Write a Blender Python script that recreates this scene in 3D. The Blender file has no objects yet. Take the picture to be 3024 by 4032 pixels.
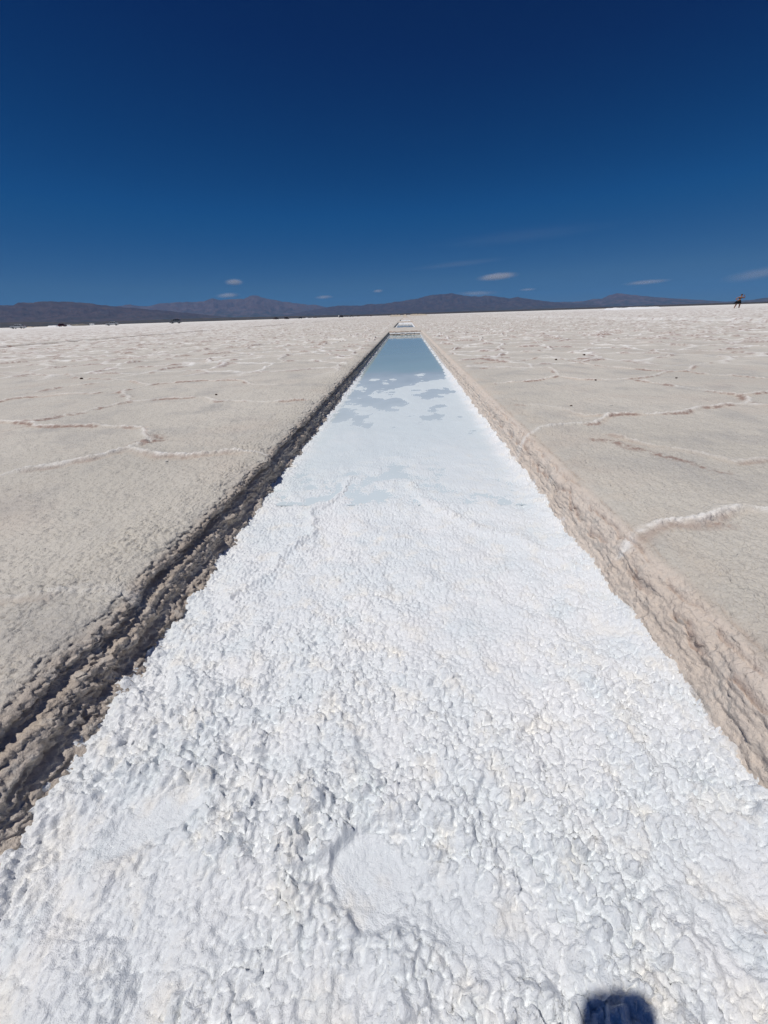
import bpy, bmesh, math, random
import numpy as np
from mathutils import Matrix, Vector

# ------------------------------------------------------------------ camera, sky, sun, exposure
S = bpy.context.scene
CAMZ = 0.55                      # metres above the salt flat (the pool crust lies 0.15 m lower)
cam = bpy.data.objects.new('camera', bpy.data.cameras.new('camera'))
S.collection.objects.link(cam)
cam.data.sensor_fit = 'VERTICAL'
cam.data.sensor_height = 24.0
cam.data.lens = 24.0 * 1514 / 4032
cam.data.clip_start = 0.01
cam.data.clip_end = 200000
ROT = np.array([[0.998346, 0.002685, 0.057426], [0.049897, 0.455663, -0.888753], [-0.028553, 0.890148, 0.454775]])
M = Matrix([list(r) + [0] for r in ROT] + [[0, 0, 0, 1]])
M.translation = (0, 0, CAMZ)
cam.matrix_world = M
S.camera = cam

SUN_EL, SUN_AZ = 69.5, -124.0    # azimuth clockwise from +Y (seen from above)
w = bpy.data.worlds.new('World'); S.world = w; w.use_nodes = True
nt = w.node_tree; bg = nt.nodes['Background']
sky = nt.nodes.new('ShaderNodeTexSky'); sky.sky_type = 'NISHITA'
sky.sun_disc = False
sky.sun_elevation = math.radians(SUN_EL)
sky.sun_rotation = math.radians(SUN_AZ)
sky.altitude = 3450; sky.air_density = 0.85; sky.dust_density = 0.15; sky.ozone_density = 4.0
hs = nt.nodes.new('ShaderNodeGamma'); hs.inputs['Gamma'].default_value = 1.35
nt.links.new(sky.outputs[0], hs.inputs['Color'])
sep = nt.nodes.new('ShaderNodeSeparateColor'); cmb = nt.nodes.new('ShaderNodeCombineColor')
nt.links.new(hs.outputs[0], sep.inputs[0])
BGS = 0.08
# deep blue of thin mountain air as the camera records it: (sky value, recorded value) for each channel
CUR = ([(0, 0), (.6, .0001), (.85, .0002), (1.5, .0045), (4.3, .048), (10, .088), (18, .12), (40, .45), (60, .8)],
       [(0, 0), (1.3, .009), (1.8, .022), (3.2, .056), (8.2, .118), (13.4, .145), (18, .175), (40, .5), (60, .85)],
       [(0, 0), (3.5, .073), (4.8, .112), (7.5, .190), (13.9, .245), (18, .28), (40, .6), (60, .9)])
for i, pts in enumerate(CUR):
    dv = nt.nodes.new('ShaderNodeMath'); dv.operation = 'DIVIDE'; dv.inputs[1].default_value = 60
    fc = nt.nodes.new('ShaderNodeFloatCurve'); cv = fc.mapping.curves[0]
    cv.points[0].location = (0, 0); cv.points[1].location = (1, pts[-1][1])
    for a, b in pts[1:-1]: cv.points.new(a / 60, b)
    for q in cv.points: q.handle_type = 'VECTOR'
    fc.mapping.update()
    ml = nt.nodes.new('ShaderNodeMath'); ml.operation = 'MULTIPLY'; ml.inputs[1].default_value = 1 / BGS
    nt.links.new(sep.outputs[i], dv.inputs[0]); nt.links.new(dv.outputs[0], fc.inputs['Value'])
    nt.links.new(fc.outputs[0], ml.inputs[0]); nt.links.new(ml.outputs[0], cmb.inputs[i])
# overhead, out of view, a brighter sky is mixed in to fill the shadows
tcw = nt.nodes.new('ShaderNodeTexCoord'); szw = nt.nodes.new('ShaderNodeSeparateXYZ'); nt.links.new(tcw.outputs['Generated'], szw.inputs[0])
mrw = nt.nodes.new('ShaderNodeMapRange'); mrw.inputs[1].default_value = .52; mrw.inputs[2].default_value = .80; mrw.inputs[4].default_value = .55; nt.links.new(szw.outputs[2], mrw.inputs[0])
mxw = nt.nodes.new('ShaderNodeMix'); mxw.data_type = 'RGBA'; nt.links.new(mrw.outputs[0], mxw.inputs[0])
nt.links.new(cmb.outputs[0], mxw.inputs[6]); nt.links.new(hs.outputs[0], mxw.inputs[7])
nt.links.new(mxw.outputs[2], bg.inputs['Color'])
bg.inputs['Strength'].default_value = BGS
sun = bpy.data.objects.new('sun', bpy.data.lights.new('sun', 'SUN'))
S.collection.objects.link(sun)
sun.data.energy = 3.3; sun.data.angle = math.radians(0.8); sun.data.color = (1.0, 0.955, 0.895)
el, az = math.radians(SUN_EL), math.radians(SUN_AZ)
SD = Vector((math.sin(az) * math.cos(el), math.cos(az) * math.cos(el), math.sin(el)))
sun.rotation_euler = SD.to_track_quat('Z', 'Y').to_euler()
S.view_settings.view_transform = 'Standard'; S.view_settings.look = 'None'
S.view_settings.exposure = 0.0; S.view_settings.gamma = 1.0
S.cycles.use_adaptive_sampling = False; S.cycles.use_denoising = True; S.cycles.denoising_prefilter = 'NONE'; S.cycles.denoising_input_passes = 'RGB_ALBEDO_NORMAL'
S.cycles.max_bounces = 12; S.cycles.diffuse_bounces = 10; S.cycles.volume_bounces = 1

rng = random.Random(7)

# ------------------------------------------------------------------ numpy noise
F = np.float32
def h2(ix, iy, k=0):
    n = (ix.astype(np.int64) * 374761393 + iy.astype(np.int64) * 668265263 + k * 2147483629) & 0xffffffff
    n = ((n ^ (n >> 13)) * 1274126177) & 0xffffffff
    n = ((n ^ (n >> 16)) * 2246822519) & 0xffffffff
    n = n ^ (n >> 15)
    return (n.astype(np.float64) / 4294967295.0).astype(F)
def vn(x, y, k=0):
    """gradient noise, about -1..1"""
    xi = np.floor(x); yi = np.floor(y); fx = (x - xi).astype(F); fy = (y - yi).astype(F)
    u = fx * fx * fx * (fx * (fx * 6 - 15) + 10); v = fy * fy * fy * (fy * (fy * 6 - 15) + 10)
    def g(dx, dy):
        a = h2(xi + dx, yi + dy, k) * F(6.2831853)
        return np.cos(a) * (fx - dx) + np.sin(a) * (fy - dy)
    a = g(0, 0); b = g(1, 0); c = g(0, 1); d = g(1, 1)
    return ((a + (b - a) * u) * (1 - v) + (c + (d - c) * u) * v) * F(1.5)
def fbm(x, y, k=0, o=4, gain=.5):
    s = 0; a = 1.0
    for i in range(o):
        s = s + a * vn(x * 2.03 ** i + 17.3 * i, y * 2.03 ** i - 9.1 * i, k + i); a *= gain
    return s
def domes(x, y, cell, k=0, rmin=.35, rmax=.75, dens=1.0):
    """packed round lumps, height in metres"""
    X = x / cell; Y = y / cell; xi = np.floor(X); yi = np.floor(Y)
    out = np.zeros(np.shape(X), F)
    for dx in (-1, 0, 1):
        for dy in (-1, 0, 1):
            a = xi + dx; b = yi + dy
            px = a + .1 + .8 * h2(a, b, k); py = b + .1 + .8 * h2(a, b, k + 1)
            r = rmin + (rmax - rmin) * h2(a, b, k + 2)
            if dens < 1: r = r * (h2(a, b, k + 3) < dens)
            d2 = (X - px) ** 2 + (Y - py) ** 2
            out = out + np.maximum(r * r - d2, 0) ** F(1.5)      # soft union of the lumps
    return out ** F(1 / 3) * F(cell)
def vor(x, y, k=0):
    X = x; Y = y; xi = np.floor(X); yi = np.floor(Y)
    f1 = np.full(np.shape(X), 9, F); f2 = f1.copy()
    for dx in (-1, 0, 1):
        for dy in (-1, 0, 1):
            a = xi + dx; b = yi + dy
            d = np.sqrt((X - a - .1 - .8 * h2(a, b, k)) ** 2 + (Y - b - .1 - .8 * h2(a, b, k + 1)) ** 2)
            f2 = np.minimum(f2, np.maximum(f1, d)); f1 = np.minimum(f1, d)
    return f1, f2
def sst(a, b, x):
    t = np.clip((x - a) / (b - a), 0, 1); return t * t * (3 - 2 * t)
def polyd(x, y, pts):
    """distance to a polyline and signed offset (negative = nearer the camera)"""
    best = np.full(np.shape(x), 9, F); sg = np.ones(np.shape(x), F)
    for (x0, y0), (x1, y1) in zip(pts[:-1], pts[1:]):
        vx, vy = x1 - x0, y1 - y0; L = vx * vx + vy * vy + 1e-9
        t = np.clip(((x - x0) * vx + (y - y0) * vy) / L, 0, 1)
        qx = x0 + t * vx; qy = y0 + t * vy
        d = np.sqrt((x - qx) ** 2 + (y - qy) ** 2)
        m = d < best
        best = np.where(m, d, best)
        sg = np.where(m, np.where(x * x + y * y > qx * qx + qy * qy, 1, -1), sg)
    return best, sg

# ------------------------------------------------------------------ helpers
C = S.collection
def node_mat(name):
    m = bpy.data.materials.new(name); m.use_nodes = True
    return m, m.node_tree, m.node_tree.nodes['Principled BSDF']
def simple(name, col, rough=.6, metal=0, noise=0.0, scale=8.0, spec=.5):
    m, t, b = node_mat(name)
    b.inputs['Roughness'].default_value = rough; b.inputs['Metallic'].default_value = metal
    b.inputs['Specular IOR Level'].default_value = spec
    b.inputs['Base Color'].default_value = (*col, 1)
    n = t.nodes.new('ShaderNodeTexNoise'); n.inputs['Scale'].default_value = scale; n.inputs['Detail'].default_value = 5
    tc = t.nodes.new('ShaderNodeTexCoord'); t.links.new(tc.outputs['Object'], n.inputs['Vector'])
    r = t.nodes.new('ShaderNodeMix'); r.data_type = 'RGBA'
    r.inputs[6].default_value = (*[c * (1 - noise) for c in col], 1); r.inputs[7].default_value = (*[min(1, c * (1 + noise)) for c in col], 1)
    t.links.new(n.outputs['Fac'], r.inputs[0]); t.links.new(r.outputs[2], b.inputs['Base Color'])
    return m
def grid_mesh(name, P, mats, attrs=None, smooth=True):
    """P: rows x cols x 3 array"""
    nr, nc = P.shape[:2]
    me = bpy.data.meshes.new(name)
    me.vertices.add(nr * nc); me.vertices.foreach_set('co', np.ascontiguousarray(P, F).ravel())
    i = np.arange(nr - 1)[:, None] * nc + np.arange(nc - 1)[None]
    q = np.stack([i, i + 1, i + nc + 1, i + nc], -1).reshape(-1, 4).astype(np.int32)
    me.loops.add(q.size); me.loops.foreach_set('vertex_index', q.ravel())
    me.polygons.add(len(q)); me.polygons.foreach_set('loop_start', np.arange(0, q.size, 4, dtype=np.int32))
    me.polygons.foreach_set('use_smooth', np.full(len(q), smooth))
    me.update(calc_edges=True)
    for k, v in (attrs or {}).items():
        a = me.attributes.new(k, 'FLOAT', 'POINT'); a.data.foreach_set('value', np.ascontiguousarray(v, F).ravel())
    for m in mats: me.materials.append(m)
    return me
def link(name, me, parent=None, **props):
    o = bpy.data.objects.new(name, me); C.objects.link(o)
    if parent: o.parent = parent
    for k, v in props.items(): o[k] = v
    return o
def empty(name, loc, rz, label, cat, group=None):
    o = bpy.data.objects.new(name, None); C.objects.link(o)
    o.location = loc; o.rotation_euler = (0, 0, rz); o['label'] = label; o['category'] = cat
    if group: o['group'] = group
    return o
def unpix(px, Y):
    """ground X of something seen at photo column px (on the horizon) whose forward distance is Y"""
    d = ROT @ np.array([(px - 1512) / 1514, -(1291 - px * .0321 - 2016) / 1514, -1])
    return d[0] / d[1] * Y

# ------------------------------------------------------------------ materials of the setting
def crust_material():
    m, t, b = node_mat('salt_crust')
    N = t.nodes.new; L = t.links.new
    tc = N('ShaderNodeTexCoord')
    def noise(scale, detail=4, rough=.55):
        n = N('ShaderNodeTexNoise'); n.inputs['Scale'].default_value = scale; n.inputs['Detail'].default_value = detail
        n.inputs['Roughness'].default_value = rough; L(tc.outputs['Object'], n.inputs['Vector']); return n
    def mix(fac, a, c):
        x = N('ShaderNodeMix'); x.data_type = 'RGBA'
        for s, v in ((0, fac), (6, a), (7, c)):
            if hasattr(v, 'is_linked'): L(v, x.inputs[s])
            else: x.inputs[s].default_value = v
        return x.outputs[2]
    def ramp(v, a, c):
        x = N('ShaderNodeMapRange'); x.inputs[1].default_value = a; x.inputs[2].default_value = c; L(v, x.inputs[0]); return x.outputs[0]
    def attr(n):
        x = N('ShaderNodeAttribute'); x.attribute_name = n; return x.outputs['Fac']
    n1 = noise(5).outputs['Fac']; n2 = noise(16).outputs['Fac']; n3 = noise(70, 5).outputs['Fac']
    col = mix(ramp(n1, .38, .62), (.79, .83, .86, 1), (.85, .865, .88, 1))
    col = mix(ramp(n2, .52, .72), col, (.87, .855, .815, 1))
    col = mix(ramp(noise(9).outputs['Fac'], .55, .75), col, (.75, .81, .845, 1))
    # dirt grains caught in the crust
    sp = N('ShaderNodeMath'); sp.operation = 'MULTIPLY'
    L(ramp(n3, .66, .74), sp.inputs[0]); L(ramp(noise(4.3).outputs['Fac'], .45, .7), sp.inputs[1])
    dm = N('ShaderNodeMath'); dm.operation = 'MULTIPLY'; L(sp.outputs[0], dm.inputs[0]); L(attr('dirt'), dm.inputs[1])
    col = mix(dm.outputs[0], col, (.42, .33, .26, 1))
    col = mix(attr('edge'), col, (.50, .44, .38, 1))
    col = mix(attr('wet'), col, (.67, .75, .79, 1))
    L(col, b.inputs['Base Color'])
    b.inputs['Subsurface Weight'].default_value = 0; b.inputs['Subsurface Radius'].default_value = (1, .95, .9); b.inputs['Subsurface Scale'].default_value = .006
    r = N('ShaderNodeMapRange'); r.inputs[3].default_value = .62; r.inputs[4].default_value = .3; L(attr('smooth'), r.inputs[0])
    L(r.outputs[0], b.inputs['Roughness'])
    bp = N('ShaderNodeBump'); bp.inputs['Strength'].default_value = .8; bp.inputs['Distance'].default_value = .0045
    L(noise(260, 5, .65).outputs['Fac'], bp.inputs['Height'])
    # crystal facets that catch the sun
    vo = N('ShaderNodeTexVoronoi'); vo.inputs['Scale'].default_value = 420; L(tc.outputs['Object'], vo.inputs['Vector'])
    cr = N('ShaderNodeVectorMath'); cr.operation = 'SUBTRACT'; L(vo.outputs['Color'], cr.inputs[0]); cr.inputs[1].default_value = (.5, .5, .5)
    sc = N('ShaderNodeVectorMath'); sc.operation = 'SCALE'; sc.inputs['Scale'].default_value = 1.0; L(cr.outputs[0], sc.inputs[0])
    ad = N('ShaderNodeVectorMath'); ad.operation = 'ADD'; L(sc.outputs[0], ad.inputs[0]); L(bp.outputs[0], ad.inputs[1])
    nm = N('ShaderNodeVectorMath'); nm.operation = 'NORMALIZE'; L(ad.outputs[0], nm.inputs[0])
    L(bp.outputs[0], b.inputs['Normal'])
    gl = N('ShaderNodeBsdfGlossy'); gl.inputs['Roughness'].default_value = .12; L(nm.outputs[0], gl.inputs['Normal'])
    ms = N('ShaderNodeMixShader'); gm = N('ShaderNodeMapRange'); gm.inputs[3].default_value = .004; gm.inputs[4].default_value = .035
    L(attr('smooth'), gm.inputs[0]); L(gm.outputs[0], ms.inputs[0]); L(b.outputs[0], ms.inputs[1]); L(gl.outputs[0], ms.inputs[2])
    L(ms.outputs[0], t.nodes['Material Output'].inputs['Surface'])
    return m
def ground_material():
    m, t, b = node_mat('salt_flat')
    N = t.nodes.new; L = t.links.new
    tc = N('ShaderNodeTexCoord')
    def noise(scale, detail=4, rough=.55, vec=None):
        n = N('ShaderNodeTexNoise'); n.inputs['Scale'].default_value = scale; n.inputs['Detail'].default_value = detail
        n.inputs['Roughness'].default_value = rough; L(vec or tc.outputs['Object'], n.inputs['Vector']); return n.outputs['Fac']
    def mix(fac, a, c):
        x = N('ShaderNodeMix'); x.data_type = 'RGBA'
        for s, v in ((0, fac), (6, a), (7, c)):
            if hasattr(v, 'is_linked'): L(v, x.inputs[s])
            else: x.inputs[s].default_value = v
        return x.outputs[2]
    def ramp(v, a, c, lo=0, hi=1):
        x = N('ShaderNodeMapRange'); x.inputs[1].default_value = a; x.inputs[2].default_value = c
        x.inputs[3].default_value = lo; x.inputs[4].default_value = hi; L(v, x.inputs[0]); return x.outputs[0]
    def mul(a, c):
        x = N('ShaderNodeMath'); x.operation = 'MULTIPLY'
        for i, v in ((0, a), (1, c)):
            if hasattr(v, 'is_linked'): L(v, x.inputs[i])
            else: x.inputs[i].default_value = v
        return x.outputs[0]
    def attr(n):
        x = N('ShaderNodeAttribute'); x.attribute_name = n; return x.outputs['Fac']
    col = mix(ramp(noise(.9, 5), .35, .65), (.535, .508, .452, 1), (.62, .588, .525, 1))
    col = mix(ramp(noise(3.1, 5), .5, .7), col, (.45, .435, .405, 1))
    col = mix(mul(ramp(noise(1.7, 4), .52, .7), .4), col, (.58, .50, .43, 1))
    # fine grain of coarse crystals
    col = mix(mul(ramp(noise(190, 3, .7), .48, .66), .45), col, (.66, .63, .59, 1))
    col = mix(mul(ramp(noise(120, 4, .7), .55, .68), .5), col, (.32, .28, .24, 1))
    # broad pale and brownish mottling that carries on to the horizon
    far = attr('far')
    col = mix(mul(mul(ramp(noise(1.3, 5, .7), .52, .60), far), .5), col, (.68, .65, .60, 1))
    col = mix(mul(mul(ramp(noise(.8, 6, .75), .55, .62), far), .35), col, (.36, .29, .25, 1))
    col = mix(mul(ramp(noise(.08, 5, .6), .45, .62), .4), col, (.55, .51, .465, 1))
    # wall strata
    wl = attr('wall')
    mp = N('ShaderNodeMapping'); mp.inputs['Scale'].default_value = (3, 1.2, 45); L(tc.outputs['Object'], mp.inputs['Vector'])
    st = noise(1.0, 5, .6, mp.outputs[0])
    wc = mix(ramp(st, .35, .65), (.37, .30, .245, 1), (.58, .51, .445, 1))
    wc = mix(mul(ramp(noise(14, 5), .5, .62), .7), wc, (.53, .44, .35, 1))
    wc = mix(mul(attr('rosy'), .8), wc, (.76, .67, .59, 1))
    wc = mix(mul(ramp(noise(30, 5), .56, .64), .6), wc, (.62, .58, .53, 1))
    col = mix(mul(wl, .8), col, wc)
    col = mix(mul(attr('white'), .97), col, (.80, .82, .84, 1))
    rw = mul(attr('ridge'), ramp(noise(11, 4), .38, .5, .35, 1))
    col = mix(rw, col, (.84, .83, .80, 1))
    stn_shade = mul(attr('stain_shade'), ramp(noise(22, 5, .7), .36, .52))
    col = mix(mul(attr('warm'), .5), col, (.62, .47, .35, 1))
    col = mix(stn_shade, col, (.23, .125, .10, 1))
    L(col, b.inputs['Base Color']); b.inputs['Roughness'].default_value = .85; b.inputs['Specular IOR Level'].default_value = .25
    bp = N('ShaderNodeBump'); bp.inputs['Strength'].default_value = .8; bp.inputs['Distance'].default_value = .006
    L(noise(130, 5, .65), bp.inputs['Height'])
    b2 = N('ShaderNodeBump'); b2.inputs['Strength'].default_value = .6; b2.inputs['Distance'].default_value = .02
    L(noise(24, 5, .6), b2.inputs['Height']); L(bp.outputs[0], b2.inputs['Normal'])
    L(b2.outputs[0], b.inputs['Normal'])
    return m
def water_material():
    m, t, b = node_mat('brine')
    N = t.nodes.new; L = t.links.new
    at = N('ShaderNodeAttribute'); at.attribute_name = 'depth'
    cr = N('ShaderNodeValToRGB'); L(at.outputs['Fac'], cr.inputs[0])
    e = cr.color_ramp.elements
    e[0].position = 0; e[0].color = (.65, .735, .775, 1); e[1].position = 1; e[1].color = (.38, .535, .56, 1)
    x = e.new(.45); x.color = (.49, .58, .62, 1)
    tc = N('ShaderNodeTexCoord'); n = N('ShaderNodeTexNoise'); n.inputs['Scale'].default_value = 1.2; n.inputs['Detail'].default_value = 4
    L(tc.outputs['Object'], n.inputs['Vector'])
    mx = N('ShaderNodeMix'); mx.data_type = 'RGBA'; mx.blend_type = 'MULTIPLY'; mx.inputs[0].default_value = 1
    rp = N('ShaderNodeMapRange'); rp.inputs[3].default_value = .92; rp.inputs[4].default_value = 1.06; L(n.outputs['Fac'], rp.inputs[0])
    L(cr.outputs[0], mx.inputs[6]); L(rp.outputs[0], mx.inputs[7]); L(mx.outputs[2], b.inputs['Base Color'])
    b.inputs['Roughness'].default_value = .06; b.inputs['IOR'].default_value = 1.33
    n2 = N('ShaderNodeTexNoise'); n2.inputs['Scale'].default_value = 9; n2.inputs['Detail'].default_value = 2
    L(tc.outputs['Object'], n2.inputs['Vector'])
    bp = N('ShaderNodeBump'); bp.inputs['Strength'].default_value = .12; bp.inputs['Distance'].default_value = .003
    L(n2.outputs['Fac'], bp.inputs['Height']); L(bp.outputs[0], b.inputs['Normal'])
    return m
MCR = crust_material(); MGR = ground_material(); MWA = water_material()

# ------------------------------------------------------------------ layout of the pools (all in metres)
K = .55 / .52
POOLS = [(-1.6, 16.7), (21.0, 38.5), (43.0, 60.5), (65, 82.5), (87, 104.5), (109, 126.5), (131, 148.5)]
def in_pool(y, soft=.04):
    m = 0
    for a, b in POOLS: m = np.maximum(m, sst(a - soft, a + soft, y) * (1 - sst(b - soft, b + soft, y)))
    return m
RID = {
 'L1': [(-2.4, 1.15), (-1.61, 1.35), (-1.54, 1.41), (-1.44, 1.44), (-1.35, 1.51), (-1.26, 1.64), (-1.19, 1.62), (-1.06, 1.54), (-0.95, 1.55), (-0.8, 1.58), (-0.62, 1.58)],
 'L1b': [(-1.27, 1.65), (-1.27, 1.78), (-1.44, 2.02)],
 'L2': [(-2.52, 2.26), (-2.25, 2.2), (-2.15, 2.13), (-1.92, 2.13), (-1.72, 2.09), (-1.47, 2.06)],
 'L3': [(-2.28, 2.24), (-2.23, 2.44), (-2.15, 2.49), (-2.11, 2.67), (-2.07, 2.81), (-2.2, 3.02), (-2.42, 3.27)],
 'L4': [(-3.6, 2.8), (-3.17, 2.91), (-3.19, 3.05), (-3.07, 3.11), (-2.85, 3.24), (-2.62, 3.25)],
 'L5': [(-3.25, 3.13), (-3.31, 3.41), (-3.24, 3.68), (-3.07, 3.81), (-3.01, 4.01)],
 'L6': [(-2.44, 3.23), (-2.44, 3.53), (-2.34, 3.71), (-2.0, 3.87), (-1.57, 3.8), (-1.4, 3.53), (-1.12, 3.49)],
 'L7': [(-2.06, 2.81), (-1.88, 2.89), (-1.53, 2.92), (-1.35, 2.77), (-1.26, 2.81), (-1.07, 2.74), (-0.7, 2.76)],
 'L8': [(-3.44, 4.2), (-3.16, 4.16), (-2.83, 3.99), (-2.4, 3.66)],
 'L9': [(-4.96, 4.71), (-4.54, 4.57), (-4.37, 4.64), (-4.09, 4.71), (-3.63, 4.29), (-3.44, 4.2)],
 'L0': [(-1.1, .57), (-0.87, 0.61), (-0.83, 0.62), (-0.77, 0.63), (-0.68, 0.65), (-0.60, 0.66)],
 'R1': [(0.56, 0.857), (0.609, 0.896), (0.664, 0.917), (0.729, 0.934), (0.801, 0.951), (0.9, 1.006), (0.971, 1.045), (1.011, 1.01), (1.5, .9)],
 'R2': [(0.525, 1.756), (0.567, 1.832), (0.662, 1.927), (0.772, 1.959), (0.848, 1.976), (0.959, 1.985), (1.046, 2.112), (1.101, 2.162), (1.285, 2.167), (1.494, 2.188), (1.676, 2.291), (1.843, 2.361), (1.939, 2.374), (1.989, 2.348), (2.1, 2.2)],
 'R2b': [(1.95, 2.38), (2.019, 2.412), (2.103, 2.598), (2.399, 2.759)],
 'R3': [(0.72, 3.3), (0.909, 3.374), (1.129, 3.472), (1.379, 3.667), (1.47, 3.42), (1.729, 3.381), (1.922, 3.395), (2.343, 3.759), (2.506, 3.783), (2.865, 4.195), (3.049, 4.293)],
 'R3b': [(1.86, 3.279), (1.924, 3.079), (1.992, 2.92), (2.059, 2.74), (2.103, 2.598)],
 'R4': [(1.379, 3.667), (1.464, 4.219), (1.264, 4.286), (0.8, 4.299)],
 'R5': [(0.8, 4.8), (1.459, 4.984), (1.818, 5.484), (1.88, 4.796), (1.955, 4.32), (2.176, 4.017), (2.343, 3.759)],
 'R7': [(2.494, 3.764), (2.557, 3.52), (2.683, 3.453), (2.786, 3.247)],
 'R8': [(0.7, 2.47), (0.821, 2.452), (0.908, 2.377), (0.939, 2.311), (0.972, 2.171), (1.037, 2.167)],
 'R9': [(0.958, 1.785), (1.031, 1.638), (1.152, 1.529), (1.219, 1.417), (1.358, 1.447)]}
RSTR = {'L1': 1.0, 'R1': 1.0, 'R9': .45, 'R8': .4, 'L0': .5, 'L7': .8}
CRK = {'Rd': [(0.851, 1.716), (0.905, 1.701), (0.932, 1.62), (0.968, 1.546), (1.001, 1.496), (1.038, 1.44), (1.061, 1.388), (1.088, 1.347), (1.114, 1.323)],
 'L2b': [(-2.27, 2.01), (-2.24, 2.07), (-2.22, 2.18)], 'L3c': [(-2.26, 2.36), (-2.2, 2.43), (-2.13, 2.5)], 'L1c': [(-1.30, 1.72), (-1.22, 1.80), (-1.3, 1.9)],
 'L5c': [(-3.28, 3.1), (-3.33, 3.38), (-3.28, 3.6)], 'Re': [(0.818, 0.929), (0.848, 0.917), (0.866, 0.904)], 'L4c': [(-3.3, 3.0), (-3.2, 3.12), (-3.05, 3.08)]}

def spacing(y, near, k):
    ys = [y]
    return ys
def rows(y0, near_end, y1, d0, k, behind=.008):
    ys = []; y = y0
    while y < y1:
        ys.append(y)
        if y < -.35: y += behind
        elif y < 0.0: y += min(behind, .005)
        elif y < near_end: y += d0
        else: y += max(d0, k(y) * y)
    return np.array(ys)

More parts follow.
